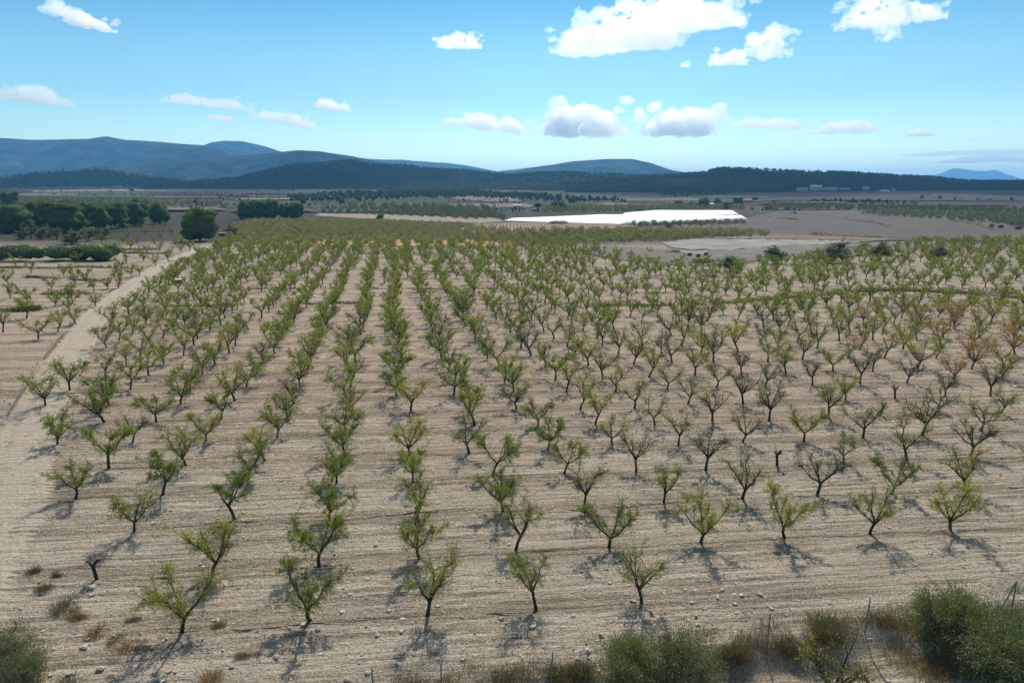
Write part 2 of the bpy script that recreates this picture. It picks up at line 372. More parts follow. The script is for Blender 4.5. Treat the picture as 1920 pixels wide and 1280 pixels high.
poly('straw_field', [(590, 405), (600, 400), (700, 402), (930, 409), (945, 416), (900, 419), (720, 413)], FT['straw'], .3)
poly('pink_field', [(820, 388), (832, 383), (985, 382), (1002, 387), (990, 390)], FT['pink'], .5)
poly('pink_field', [(850, 374), (845, 370), (900, 364), (965, 371), (978, 379), (920, 379)], FT['pink'], .6)
poly('pink_field', [(1120, 385), (1125, 381), (1280, 379), (1285, 385)], FT['pink'], .5)
poly('dark_field_and_shade', [(0, 360), (0, 345), (150, 343), (420, 346), (600, 352), (720, 352), (700, 358), (420, 362)], FT['dark'], .7)
poly('green_field', [(40, 370), (40, 362), (180, 359), (285, 362), (270, 371)], FT['green'], .7)
poly('weedy_field', [(0, 388), (0, 374), (200, 373), (440, 379), (440, 390), (200, 392)], FT['olivef'], .5)
poly('weedy_field', [(620, 394), (640, 385), (800, 385), (940, 392), (900, 398)], FT['olivef'], .5)
poly('straw_field', [(60, 361), (60, 358.5), (250, 355), (275, 357)], FT['straw'], .9)
poly('straw_field', [(265, 345), (268, 341), (300, 339), (297, 345)], FT['straw'], 1.)
poly('weedy_field', [(1430, 394), (1440, 384), (1650, 386), (1925, 395), (1925, 408), (1780, 400), (1620, 394)], FT['olivef'], .5)
poly('dark_field_and_shade', [(1400, 385), (1420, 372), (1600, 368), (1800, 374), (1925, 378), (1925, 394), (1650, 386)], FT['dark'], .5)
poly('straw_field', [(1725, 377), (1740, 372.5), (1770, 370), (1800, 371), (1775, 373.5)], FT['straw'], .9)
for k, (a, b, yy, h, m) in enumerate([(0, 150, 365, 3, 'pink'), (170, 430, 357.5, 1.4, 'straw'), (300, 470, 365, 3.5, 'dark'), (280, 430, 370, 2.5, 'pink'), (440, 600, 374, 2, 'straw'), (60, 330, 352, 1.2, 'straw'), (330, 480, 349, 1.2, 'pink'), (610, 720, 351, 1., 'straw'), (640, 780, 360, 2, 'dark'), (1080, 1240, 373, 2.4, 'dark'), (1150, 1330, 376, 1.4, 'straw'), (990, 1120, 384, 1.4, 'green'), (1300, 1460, 371, 2.4, 'green'), (1420, 1600, 382, 2.5, 'olivef'), (1600, 1900, 386, 2, 'dark'), (0, 120, 392, 4, 'green'), (130, 430, 394, 4, 'pink'), (430, 600, 396, 4, 'olivef'), (590, 760, 398, 1.2, 'pink')]):
    poly({'pink': 'pink_field', 'straw': 'straw_field', 'dark': 'dark_field_and_shade', 'green': 'green_field', 'olivef': 'weedy_field'}[m], [(a, yy + h), (a + 14, yy), (b - 20, yy - .4), (b, yy + h * .8)], FT[m], 1.0 + .07 * k)
poly('dark_field_and_shade', [(1130, 380), (1280, 372), (1500, 360), (1925, 358), (1925, 379), (1500, 377), (1280, 384)], FT['dark'], 1.3)  # dark sheet painting the cloud shade below the right ridge
poly('dark_field_and_shade', [(300, 363), (330, 351), (640, 348), (1000, 352), (1000, 361), (700, 366)], FT['dark'], 1.2)  # cloud shade painted the same way below the middle hills
poly('scrub_ground', [(1050, 470), (1130, 462), (1260, 470), (1420, 492), (1300, 500), (1180, 490)], field_mat('scrubby_earth', (.14, .12, .095), (.20, .17, .135), sc=.2), .15, 2.)
poly('vineyard', [(486, 352), (500, 346), (606, 345), (612, 350)], FT['ridged'], 1.9)
poly('orange_earth', [(430, 456), (480, 450), (880, 449), (1000, 455), (960, 462), (700, 462)], FT['orange'], .12, 2.5)

# ------------------------------------------------------------------ almond trees
def nrm(a): a = np.asarray(a, float); return a / (np.linalg.norm(a) + 1e-9)

def almond(seed, nleaf, leafL, mats, sides=6, dens=1., bare=0., height=1., spread=1.):
    """(trunk mesh, crown mesh): trunk with its limbs, crown with twigs and leaves"""
    rg = np.random.default_rng(seed); tb = MB(); cb = MB()
    lean = rg.normal(0, .16, 2); hgt = rg.uniform(.62, .95) * height
    tp = [np.array([0, 0, -.25]), np.array([0, 0, 0.]), np.array([lean[0] * .4 + rg.normal(0, .03), lean[1] * .4, hgt * .5]), np.array([lean[0], lean[1], hgt])]
    tube(tb, tp, [.14, .105, .085, .08], sides)
    shoots = []
    npri = rg.integers(3, 6); a0 = rg.uniform(0, 6.28); top = tp[-1]
    for k in range(npri):
        az = a0 + k * 6.283 / npri + rg.normal(0, .3); el = rg.uniform(.55, 1.08)
        d = np.array([math.cos(az) * math.cos(el) * spread, math.sin(az) * math.cos(el) * spread, math.sin(el)]); L = rg.uniform(1.0, 1.45) * height
        p1 = top + d * L * .5 + rg.normal(0, .05, 3); d2 = nrm(d + [0, 0, .35] + rg.normal(0, .15, 3)); p2 = p1 + d2 * L * .6
        tube(tb, [top - [0, 0, .05], top + d * L * .22, p1, p2], [.072, .056, .043, .027], sides)
        for kk in range(rg.integers(3, 5)):
            st = p2 if kk < 2 else (p1 if kk == 2 else top + d * L * .3)
            az2 = az + rg.normal(0, .8); el2 = rg.uniform(.35, 1.25)
            ds = np.array([math.cos(az2) * math.cos(el2), math.sin(az2) * math.cos(el2), math.sin(el2)]); Ls = rg.uniform(.55, 1.0) * height
            q1 = st + ds * Ls * .5 + rg.normal(0, .05, 3); q2 = q1 + nrm(ds + rg.normal(0, .3, 3) + [0, 0, .15]) * Ls * .55
            tube(tb, [st, q1, q2], [.027, .018, .008], max(4, sides - 2)); shoots.append((st, q1)); shoots.append((q1, q2))
            for _ in range(int(rg.integers(7, 11) * dens)):
                t = rg.uniform(.1, 1); o = (st + (q1 - st) * t * 2) if t < .5 else (q1 + (q2 - q1) * (t * 2 - 1))
                dd = nrm(ds * .45 + rg.normal(0, .75, 3) + [0, 0, .2]); Lt = (rg.uniform(.3, .7) if rg.random() < .75 else rg.uniform(.7, 1.15)) * height
                e1 = o + dd * Lt * .5; e2 = e1 + nrm(dd + rg.normal(0, .25, 3) + [0, 0, rg.uniform(-.45, .25)]) * Lt * .5
                tube(cb, [o, e1, e2], [.012, .009, .005], 3, 1)
                if rg.random() > bare: shoots.append((o, e1)); shoots.append((e1, e2)); shoots.append((e1, e2))
        for _ in range(4):
            o = top + (p1 - top) * rg.uniform(.5, 1.); dd = nrm(rg.normal(0, .7, 3) + [0, 0, .6]); e2 = o + dd * rg.uniform(.4, .9); tube(cb, [o, (o + e2) / 2 + rg.normal(0, .03, 3), e2], [.01, .007, .003], 3, 1)
            shoots.append((o, e2))
    A = np.array([s[0] for s in shoots]); B = np.array([s[1] for s in shoots])
    wgt = rg.gamma(1.2, 1, len(A)) * np.linalg.norm(B - A, axis=1) * (.6 + .6 * ss(1.0, 2.2, A[:, 2])); wgt /= wgt.sum()
    i = rg.choice(len(A), nleaf, p=wgt); t = rg.random(nleaf)[:, None]
    P = A[i] + (B[i] - A[i]) * t + rg.normal(0, .07, (nleaf, 3)); ax = B[i] - A[i]; ax /= np.linalg.norm(ax, axis=1)[:, None] + 1e-9
    D = ax * .6 + rg.normal(0, .7, (nleaf, 3)) + [0, 0, -.25]
    LL = leafL * rg.uniform(.6, 1.25, nleaf)
    leaves(cb, P, D, LL, LL * .36, 0, rg)
    return tb, cb, mats

SPEC = []   # (style, tb, cb, mats)
def proto(style, seed, nleaf, L, leafm, **k):
    tb, cb, _ = almond(seed, nleaf, L, None, **k)
    return dict(style=style, trunk=tb.mesh('almond_trunk', M['bark']), crown=cb.mesh('almond_crown', [M[leafm], M['twig']], False), arr=None)
PRO = {'near': {}, 'mid': {}}
for lod, nl, LL, sd in (('near', 4700, .10, 6), ('mid', 2000, .135, 5)):
    PRO[lod]['yellow'] = [proto('yellow', 100 + s, int(nl * (.6 + .1 * s)), LL, 'almond_yellow', sides=sd) for s in range(7)]
    PRO[lod]['green'] = [proto('green', 200 + s, int(nl * 1.25), LL, 'almond_green', sides=sd) for s in range(6)]
    PRO[lod]['sparse'] = [proto('sparse', 300 + s, int(nl * (.12 + .06 * s)), LL, 'almond_yellow', sides=sd, bare=.45, dens=1.5) for s in range(7)]
    PRO[lod]['orange'] = [proto('orange', 400 + s, int(nl * .75), LL, 'almond_orange', sides=sd) for s in range(3)]
    PRO[lod]['bushy'] = [proto('bushy', 500 + s, int(nl * 1.6), LL, 'almond_green', sides=sd, dens=1.4, height=.95) for s in range(5)]
LOOK = {'yellow': 'yellow-green almond tree', 'green': 'leafy green almond tree', 'sparse': 'sparse half-bare almond tree', 'orange': 'orange-leaved almond tree', 'bushy': 'bushy green almond tree'}

from itertools import count
OBS = [(85,762),(131,733),(205,760),(108,833),(142,934),(204,878),(249,829),(293,791),(305,927),(348,872),(388,826),(415,785),(357,728),(245,729),(279,703),(307,682),(380,702),(440,753),(463,725),(482,700),(497,865),(520,820),(468,897),(440,974),(631,905),(403,683),(550,757),(785,958),(775,903),(943,957),(924,890),(1095,953),(1058,888),(1193,883),(1244,942),(1027,843),(1272,835),(1148,833),(1228,797),(1116,797),(1008,800),(890,797),(878,773),(963,733),(937,688),(1155,733),(1088,767),(1190,766),(1062,735),(1042,710),(1023,688),(1103,685),(1188,683),(1250,730),(1217,707),(1130,710),(770,770),(647,813),(1063,650),(1240,665),(1160,665),(1323,882),(1392,830),(1457,873),(1392,935),(1532,928),(1582,868),(1507,827),(1442,788),(1336,793),(1488,753),(1585,750),(1553,782),(1618,822),(1650,780),(1678,747),(1700,862),(1730,817),(1673,925),(1808,918),(1819,857),(1838,808),(1772,745),(1857,742),(1700,718),(1343,727),(1393,757),(1435,725),(1523,722),(1636,697),(1303,703),(1390,702),(1473,700),(1290,758),(1314,1017),(1471,1008),(1631,1000),(1781,993),(802,1152),(788,1048),(967,1032),(1005,1142),(1142,1025),(1203,1130),(252,997),(399,1075),(341,1187),(182,1087),(582,1165),(598,1060),(617,975)]
STUMP = {(182, 1087), (1457, 873), (1650, 780), (1678, 747)}
AI = np.linalg.inv(np.array([E1, E2]).T)
cell = {}
for q in OBS:
    p = at(*q); r = AI @ (p[:2] - O0); cell[tuple(np.round(r).astype(int))] = (p, q)
trees = []     # (x, y, j, style, stump)
SKIP = {(7, 6)}
def style_of(px, py, rg):
    r = rg.random()
    if py > 960: return 'yellow' if r < .72 or px > 700 else 'green'
    if px > 1700 and py < 720: return 'orange' if r < .55 else 'yellow'
    if px > 1560 and py < 700: return 'orange' if r < .22 else ('yellow' if r < .8 else 'sparse')
    if px > 1150 and py > 620: return 'sparse' if r < .76 else 'yellow'
    if px > 860 and py > 600: return 'sparse' if r < .38 else ('yellow' if r < .7 else 'green')
    if py < 600: return 'bushy' if r < .6 else ('green' if r < .8 else 'yellow')
    return 'green' if r < .5 else ('yellow' if r < .92 else 'sparse')
BANK = [(1120, 573), (1300, 573), (1440, 562), (1560, 550), (1640, 545), (1760, 548), (1925, 560)]
BX = [b[0] for b in BANK]; BY = [b[1] for b in BANK]
def in_orchard(px, py, x, y, i, j):
    if i < -2.7 - .52 * j and y < 118: return False
    if x < road_x(y) + 3.2: return False
    if y > 118 and x < road_x(y) + 5: return False
    top = np.interp(px, [400, 1000, 1060, 1130, 1200, 1280, 1460, 1640, 1760, 1925], [459, 459, 465, 474, 492, 505, 492, 470, 455, 453])
    if py < top: return False
    if px > 1120 and abs(py - np.interp(px, BX, BY)) < 5: return False
    return True
for j in range(0, 48):
    for i in range(-60, 75):
        rg = np.random.default_rng((i + 100) * 1000 + j)
        if (i, j) in SKIP: continue
        if (i, j) in cell:
            p, q = cell[(i, j)]; x, y = p[:2]; px, py = q
            trees.append((x, y, j, style_of(px, py, rg), q in STUMP)); continue
        if j < 3 and i > -3 and i < 6 and False: continue
        if j == 0 and (i > 2 or i < -2): continue
        if j == 1 and i < -3: continue
        x, y = O0 + i * E1 + j * E2
        jit = .35 if j < 24 else .9
        x += rg.normal(0, jit); y += rg.normal(0, jit)
        px, py, dep = proj(x, y, 0)
        if not (-60 < px < 1980): continue
        if not in_orchard(px, py, x, y, i, j): continue
        if rg.random() < (.04 if j < 18 else (.26 if px > 1080 and j > 20 else .10)): continue
        trees.append((x, y, j, style_of(px, py, rg), False))
LEFT = [(59,512),(262,517),(293,498),(218,473),(340,475),(356,470),(320,483),(202,542),(97,547),(137,567),(177,547),(103,575),(50,597),(52,568),(142,533),(16,533),(108,622),(72,635),(6,623),(142,608),(247,520),(143,493),(237,493),(217,433),(272,440),(288,457),(302,447),(257,457),(310,427),(287,427),(265,430),(238,432),(405,462),(330,460),(300,470),(20,560),(215,520),(275,476),(232,457),(130,585),(30,500),(180,575),(228,505),(270,490),(190,455),(175,440),(355,455),(340,462),(315,492),(245,468),(262,482),(120,520),(200,470),(322,440),(240,447),(222,540),(160,530)]
for k, q in enumerate(LEFT):
    p = at(*q); rg = np.random.default_rng(9000 + k); trees.append((p[0], p[1], -1, ('yellow', 'green', 'yellow', 'yellow')[k % 4] if k not in (20, 21, 22) else 'sparse', False))
trees.sort(key=lambda t: t[1] - .07 * t[0])
NIND = 292
ind = trees[:NIND]; rest = trees[NIND:]

# ranks for the labels: nth tree from the left in the nth cross line back from the fence
rank = {}
for j in range(-1, 48):
    row = sorted([t for t in ind if t[2] == j and -30 < proj(t[0], t[1], 0)[0] < 1960], key=lambda t: t[0])
    for k, t in enumerate(row): rank[id(t)] = k + 1

def stump(seed):
    rg = np.random.default_rng(seed); mb = MB(); h = rg.uniform(.75, .95); d = rg.normal(0, .06, 2)
    top = np.array([d[0] * 2, d[1] * 2, h]); tube(mb, [(0, 0, -.2), (0, 0, 0), (d[0], d[1], h * .55), top], [.13, .10, .09, .10], 8)
    for k in range(3):
        a = rg.uniform(0, 6.28) + k * 2.6; e = top + np.array([math.cos(a) * .42, math.sin(a) * .3, rg.uniform(.25, .5)]); tube(mb, [top - [0, 0, .06], (top + e) / 2 + [0, 0, .02], e, e + (e - top) * .02], [.08, .065, .05, .01], 7)
    return mb
for n, t in enumerate(ind):
    x, y, j, st, stp = t; z = float(base_z(x, y)); rg = np.random.default_rng(7000 + n)
    if stp:
        o = empty('pruned_almond_tree', (x, y, z), rg.uniform(0, 6.28)); mobj('trunk', stump(n).mesh('cut_trunk', M['bark']), o)
        cb = MB()
        for _ in range(16):
            e = np.array([rg.normal(0, .2), rg.normal(0, .2), .95]); f = e + [rg.normal(0, .35), rg.normal(0, .35), rg.uniform(.4, .9)]; tube(cb, [e, (e + f) / 2 + rg.normal(0, .05, 3), f], [.009, .006, .003], 3, 1)
            leaves(cb, e + (f - e) * rg.random(5)[:, None], rg.normal(size=(5, 3)), .09, .03, 0, rg)
        mobj('crown', cb.mesh('cut_twigs', [M['almond_yellow'], M['twig']], False), o)
        px, py, _ = proj(x, y, z)
        lab = 'blackened almond stump with short stubs at the left edge of the front trees' if px < 500 else ('cut almond stump with spread stubs, nearest of the three at right' if py > 830 else ('cut almond stump, middle one of the three at right' if py > 765 else 'cut almond stump, farthest of the three at right'))
        tag(o, lab, 'tree stump', 'pruned almond stumps'); continue
    lod = 'near' if y < 62 else 'mid'; P = PRO[lod][st]; pr = P[int(rg.integers(len(P)))]
    s = (rg.uniform(.9, 1.08) if 0 <= j < 3 else rg.uniform(.84, 1.14)) * (1 + .22 * float(ss(45, 120, y))) * (1.12 if st == 'bushy' else 1.) * 1.
    if j == -1: s *= 1.05
    o = empty('almond_tree', (x, y, z), rg.uniform(0, 6.28), (s * rg.uniform(.92, 1.1), s * rg.uniform(.92, 1.1), s))
    mobj('trunk', pr['trunk'], o); mobj('crown', pr['crown'], o)
    if j >= 0:
        k = rank.get(id(t))
        lab = f"{LOOK[st]}, {ordw(k)} from the left in the {ordw(j + 1)} line back" if k else f"{LOOK[st]} at the frame edge of the {ordw(j + 1)} line back"
    else:
        k = rank.get(id(t), 1); lab = f"{LOOK[st]} left of the dirt track, {ordw(k)} from the left there"
    tag(o, lab, 'tree', 'almond trees of the orchard')

def scatter(name, items, protos, kind='stuff', mats=None):
    """join simplified copies into one mesh: items = (x, y, z, scale, rot, proto index)"""
    out = MB()
    for (x, y, z, s, r, k) in items:
        v, f, m = protos[k]; c, sn = math.cos(r), math.sin(r)
        w = np.stack([(v[:, 0] * c - v[:, 1] * sn), (v[:, 0] * sn + v[:, 1] * c), v[:, 2]], 1) * s + [x, y, z]
        out.v.append(w); out.f.append(f + out.n); out.m.append(m); out.n += len(w)
    o = mobj(name, out.mesh(name, mats, False)); return tag(o, kind=kind)

def far_almond(seed, nl, L, h=1.):
    tb, cb, _ = almond(seed, nl, L, None, sides=4, height=.95 * h, dens=.35)
    o = MB(); v, f, m = tb.arr(); o.add(v, f, 1); v, f, m = cb.arr(); o.v.append(v); o.f.append(f + o.n); o.m.append(np.where(m == 1, 1, 0).astype(np.int32)); o.n += len(v); return o.arr()
FP = [far_almond(600 + s, (560, 680, 440, 620)[s % 4], .26) for s in range(8)]
items = []
for n, t in enumerate(rest):
    rg = np.random.default_rng(30000 + n); z = float(base_z(t[0], t[1])); items.append((t[0], t[1], z, rg.uniform(.95, 1.35), rg.uniform(0, 6.28), int(rg.integers(8))))
tag(scatter('almond_orchard', items, FP, mats=[M['orchard_far'], M['bark']]), 'far rows of green and yellow almond trees beyond the nearer orchard rows', 'orchard')

# ------------------------------------------------------------------ far orchards
def bush(seed, n, L, squat=1.):
    rg = np.random.default_rng(seed); o = MB(); tube(o, [(0, 0, -.1), (0, 0, .7)], [.1, .07], 4, 1)
    d = rg.normal(size=(n, 3)); d /= np.linalg.norm(d, axis=1)[:, None]; r = rg.uniform(.45, 1., n)[:, None] ** .5
    P = d * r * np.array([1.15, 1.15, 1.05 * squat]) + [0, 0, 1.65 * squat]
    leaves(o, P, d + rg.normal(0, .7, (n, 3)), L, L * .55, 0, rg); return o.arr()
YP = [bush(700 + k, 90, .75) for k in range(5)]
def fill(px_poly, du, dv, ang, jit, rg):
    """points of a lattice inside a polygon given in photograph pixels"""
    P = np.array([at(*q)[:2] for q in px_poly]); c, s = math.cos(ang), math.sin(ang)
    Q = np.stack([P[:, 0] * c + P[:, 1] * s, -P[:, 0] * s + P[:, 1] * c], 1); lo, hi = Q.min(0), Q.max(0)
    U, V = np.meshgrid(np.arange(lo[0], hi[0], du), np.arange(lo[1], hi[1], dv)); U = U.ravel() + rg.normal(0, jit, U.size); V = V.ravel() + rg.normal(0, jit, V.size)
    ins = np.zeros(len(U), bool); n = len(Q); k = n - 1
    for i in range(n):
        cond = ((Q[i, 1] > V) != (Q[k, 1] > V)) & (U < (Q[k, 0] - Q[i, 0]) * (V - Q[i, 1]) / (Q[k, 1] - Q[i, 1] + 1e-9) + Q[i, 0]); ins ^= cond; k = i
    U, V = U[ins], V[ins]; return np.stack([U * c - V * s, U * s + V * c], 1)
def orchard(name, pp, du, dv, ang, jit, sc, mat, label, seed, protos=YP, gap=.05):
    rg = np.random.default_rng(seed); W = fill(pp, du, dv, ang, jit, rg); W = W[rg.random(len(W)) > gap]; zz = base_z(W[:, 0], W[:, 1])
    it = [(W[i, 0], W[i, 1], zz[i], sc * rg.uniform(.75, 1.2), rg.uniform(0, 6.28), int(rg.integers(len(protos)))) for i in range(len(W))]
    return tag(scatter(name, it, protos, mats=[mat, M['bark']]), label, 'orchard')
ra = math.atan2(RU[1], RU[0])
orchard('young_orchard', [(425, 452), (438, 424), (470, 414), (700, 414), (860, 421), (950, 432), (1000, 447), (1000, 456), (700, 458), (480, 458)], 4.6, 3.4, ra, .9, .70, M['young_leaf'], 'yellow and orange young orchard behind the green almond rows', 1, gap=.2)
orchard('green_orchard', [(935, 452), (950, 437), (1080, 433), (1250, 433), (1440, 437), (1440, 444), (1300, 449), (1200, 456), (1120, 460), (1040, 462)], 6.5, 4., ra, .7, .88, M['young_leaf'], 'green orchard rows in front of the ridged brown field', 2)
orchard('olive_grove', [(590, 400), (610, 393), (760, 391), (930, 400), (945, 410), (880, 412), (740, 404)], 7, 6, .2, .5, 1.3, M['olive'], 'grey-green olive grove beyond the straw field', 3)
orchard('orchard_row', [(1180, 425), (1190, 421), (1390, 416), (1400, 421), (1300, 425)], 6, 6, 0, .6, .85, M['far_leaf'], 'dull green trees in front of the white crop cover', 4)
orchard('far_orchard', [(1615, 402), (1640, 398), (1925, 404), (1925, 428), (1860, 420), (1760, 412)], 9, 8, .3, .8, 1.3, M['olive'], 'grey-green orchard at the right beyond the ploughed field', 5)
orchard('far_orchard', [(1430, 393), (1440, 386), (1640, 387), (1925, 395), (1925, 402), (1640, 396)], 12, 9, .2, 1.5, 1.5, M['far_leaf'], 'strip of yellow-green orchard under the dark ridge at right', 6)
orchard('far_orchard', [(640, 393), (650, 387), (800, 386), (930, 392), (920, 397)], 10, 8, .2, 1.5, 1.5, M['far_leaf'], 'strip of green orchard behind the olive grove', 7)
orchard('far_orchard', [(1010, 400), (1020, 392), (1180, 389), (1400, 390), (1400, 394), (1180, 397)], 11, 9, .2, 1.5, 1.5, M['far_leaf'], 'green orchard behind the white crop cover', 8)
orchard('far_orchard', [(0, 386), (0, 376), (200, 376), (430, 382), (430, 390)], 16, 11, .2, 2, 1.6, M['far_leaf'], 'brownish orchard on the plain behind the left pines', 9)

# ------------------------------------------------------------------ hills
def forest_mat(name, c1, c2, c3, sc):
    t = NT(name); p = t.pos(); f = t.noise(p, sc, 6, .65); c = t.mix(t.ramp(f, .40, .58), c1, c2); c = t.mix(t.ramp(t.noise(p, sc * .3, 4), .56, .72), c, c3)
    c = t.mix(t.math('MULTIPLY', t.ramp(t.noise(p, sc * 9, 4, .7), .45, .62), .7), c, tuple(.35 * k for k in c1)); t.bsdf(c, 1., t.noise(p, sc * 6, 5, .7), 1., 6., 0.); return t.mat
def ridge(name, sky, D, wf, wb, mat, rough, seed, foot=None, skew=0., label=None):
    """hill range whose crest is seen along sky (pixels) at distance D; wf, wb its front and back width"""
    sky = np.array(sky, float); n = 260; px = np.linspace(sky[0, 0], sky[-1, 0], n); py = np.interp(px, sky[:, 0], sky[:, 1])
    for _ in range(3): py[1:-1] = (py[:-2] + 2 * py[1:-1] + py[2:]) / 4
    DD = D + skew * (px - px.mean()) + .06 * D * fbm(px / 160., px * 0, 2, seed)
    cr = np.array([dist_pt(a, b, d) for a, b, d in zip(px, py, DD)])
    m = 70; s = np.r_[np.linspace(-1, 0, 45), np.linspace(0, 1, 26)[1:]]
    off = np.where(s < 0, s * wf, s * wb)
    dirv = cr[:, :2] / np.linalg.norm(cr[:, :2], axis=1)[:, None]
    XX = cr[:, 0][:, None] + dirv[:, 0][:, None] * off[None]; YY = cr[:, 1][:, None] + dirv[:, 1][:, None] * off[None]
    b = base_z(XX, YY) - .6; prof = np.cos(np.clip(np.abs(s), 0, 1) * math.pi) * .5 + .5; prof = prof ** .85
    hgt = (cr[:, 2][:, None] - b)
    nz = fbm(XX / rough, YY / rough, 5, seed) * .85 * hgt * (1 - prof[None] ** 3) * np.minimum(1, prof[None] * 3)
    ZZ = b + hgt * prof[None] + nz + np.where(np.abs(s)[None] < .02, 0, 0)
    mb = MB(); i = np.arange(n - 1)[:, None] * m + np.arange(m - 1)[None]
    mb.add(np.stack([XX, YY, ZZ], -1).reshape(-1, 3), np.stack([i, i + m, i + m + 1, i + 1], -1).reshape(-1, 4))
    o = tag(mobj(name, mb.mesh(name, mat)), label, None, None, 'structure'); return XX, YY, ZZ, s
FM = forest_mat('ridge_pine_forest', (.022, .032, .016), (.034, .044, .022), (.06, .056, .036), .02)
FM2 = forest_mat('mountain_forest', (.012, .024, .018), (.062, .074, .052), (.15, .14, .115), .008)
FM3 = forest_mat('far_mountain_scrub', (.05, .06, .045), (.075, .08, .06), (.10, .095, .075), .002)
ridge('mountains', [(-260, 268), (-60, 262), (0, 261), (60, 264), (110, 263), (165, 262), (200, 257), (232, 264), (300, 268), (380, 274), (420, 286), (520, 300), (640, 315), (760, 325)], 6200, 2600, 1500, FM2, 520, 1)
ridge('mountains', [(300, 300), (370, 278), (395, 268), (420, 265), (455, 266), (500, 276), (530, 286), (640, 293), (700, 299), (790, 303), (870, 310), (940, 324)], 7600, 1900, 1500, FM2, 520, 2)
ridge('hills', [(150, 330), (260, 312), (380, 298), (470, 291), (560, 282), (600, 285), (660, 294), (740, 310), (860, 325)], 4600, 1200, 1200, FM2, 380, 3)
ridge('mountains', [(560, 312), (640, 296), (700, 299), (760, 300), (800, 306), (830, 305), (860, 309), (930, 323), (1000, 333)], 9000, 2000, 1500, FM2, 500, 4)
ridge('mountains', [(900, 333), (940, 321), (980, 317), (1040, 309), (1075, 303), (1140, 299), (1185, 299), (1220, 307), (1260, 320), (1330, 330), (1440, 338)], 5200, 1300, 1200, FM2, 400, 5)
ridge('mountains', [(1470, 333), (1530, 324), (1560, 322), (1590, 321), (1625, 327), (1680, 333), (1740, 331), (1765, 325), (1785, 316), (1800, 316), (1825, 320), (1850, 321), (1866, 318), (1885, 326), (1915, 335), (1990, 345)], 15500, 3000, 2500, FM3, 1500, 6)
RG = []
RG.append(ridge('hills', [(1060, 350), (1150, 339), (1240, 331), (1320, 327), (1345, 319), (1380, 319), (1480, 323), (1560, 325), (1660, 331), (1740, 334), (1800, 341), (1850, 342), (1960, 342), (2200, 346)], 2150, 980, 500, FM, 130, 7))
RG.append(ridge('hills', [(250, 352), (340, 345), (440, 336), (500, 322), (540, 312), (600, 308), (660, 302), (700, 312), (760, 312), (800, 318), (850, 320), (920, 326), (1000, 332), (1080, 336), (1190, 350)], 2500, 1050, 500, FM, 150, 8))
RG.append(ridge('hills', [(780, 352), (880, 340), (960, 331), (1010, 326), (1060, 325), (1120, 328), (1200, 331), (1260, 335), (1330, 342), (1430, 352)], 2300, 950, 420, FM, 130, 9))
RG.append(ridge('hills', [(-160, 350), (-80, 336), (0, 334), (60, 326), (130, 321), (180, 318), (215, 323), (260, 331), (320, 338), (420, 350)], 2350, 260, 260, FM, 120, 10))
RG.append(ridge('hills', [(1650, 356), (1740, 350), (1830, 343), (1900, 341), (2000, 341), (2200, 344)], 1700, 420, 300, FM, 130, 12))

def pine_far(seed):
    rg = np.random.default_rng(seed); o = MB(); tube(o, [(0, 0, -1), (0, 0, 3)], [.25, .15], 4, 1)
    v, f = cube_sphere(2); k = 1 + rg.uniform(-.3, .3, len(v)); o.add(v * k[:, None] * [2.3, 2.3, 2.6] + [0, 0, 4.2], f, 0)
    o.add(v * np.roll(k, 3)[:, None] * [1.5, 1.5, 1.4] + [rg.normal(0, .7), rg.normal(0, .7), 6.3], f, 0); return o.arr()
PF = [pine_far(800 + k) for k in range(6)]
M['farpine'] = leaf_mat('far_pine_needles', ((.024, .038, .016), (.034, .05, .022), (.05, .065, .03)), .0, .1)
def wood_on(name, rd, n, seed, sc, label, lo=-.95, mat='farpine'):
    rg = np.random.default_rng(seed); XX, YY, ZZ, s = rd; a = rg.integers(1, XX.shape[0] - 1, n); b = rg.integers(0, XX.shape[1] - 1, n)
    k = (s[b] > lo) & (s[b] < .12); a, b = a[k], b[k]; t = rg.random(len(a))
    x = XX[a, b] * (1 - t) + XX[a - 1, b + 1] * t; y = YY[a, b] * (1 - t) + YY[a - 1, b + 1] * t; z = ZZ[a, b] * (1 - t) + ZZ[a - 1, b + 1] * t
    keep = vn(x / 90, y / 90, seed) > .28; x, y, z = x[keep], y[keep], z[keep]
    it = [(x[i], y[i], z[i] - .3, sc * rg.uniform(.55, 1.15), rg.uniform(0, 6.28), int(rg.integers(6))) for i in range(len(x))]
    return tag(scatter(name, it, PF, mats=[M[mat], M['bark']]), label, 'wood')
wood_on('pine_wood', RG[0], 9000, 1, 1.0, 'dark pine wood covering the long ridge at right', -.62)
wood_on('pine_wood', RG[1], 6500, 2, 1.05, 'dark pine wood on the low hill left of the middle', -.6)
wood_on('pine_wood', RG[2], 5200, 3, 1.0, 'dark pine wood on the low hill in the middle', -.6)
wood_on('pine_wood', RG[3], 1500, 4, 1.1, 'dark pine wood on the small hill at far left')
wood_on('pine_wood', RG[4], 900, 5, .8, 'open pine wood on the slope at far right')
def wood_at(name, pp, d, seed, sc, label, keep=.3, mat='farpine'):
    rg = np.random.default_rng(seed); W = fill(pp, d, d, .3, d * .4, rg); W = W[vn(W[:, 0] / 60, W[:, 1] / 90, seed) > keep]; zz = base_z(W[:, 0], W[:, 1])
    it = [(W[i, 0], W[i, 1], zz[i], sc * rg.uniform(.5, 1.1), rg.uniform(0, 6.28), int(rg.integers(6))) for i in range(len(W))]
    return tag(scatter(name, it, PF, mats=[M[mat], M['bark']]), label, 'wood')
M['midpine'] = leaf_mat('mid_pine_needles', ((.04, .07, .028), (.055, .085, .035), (.08, .10, .045)), .0, .1)
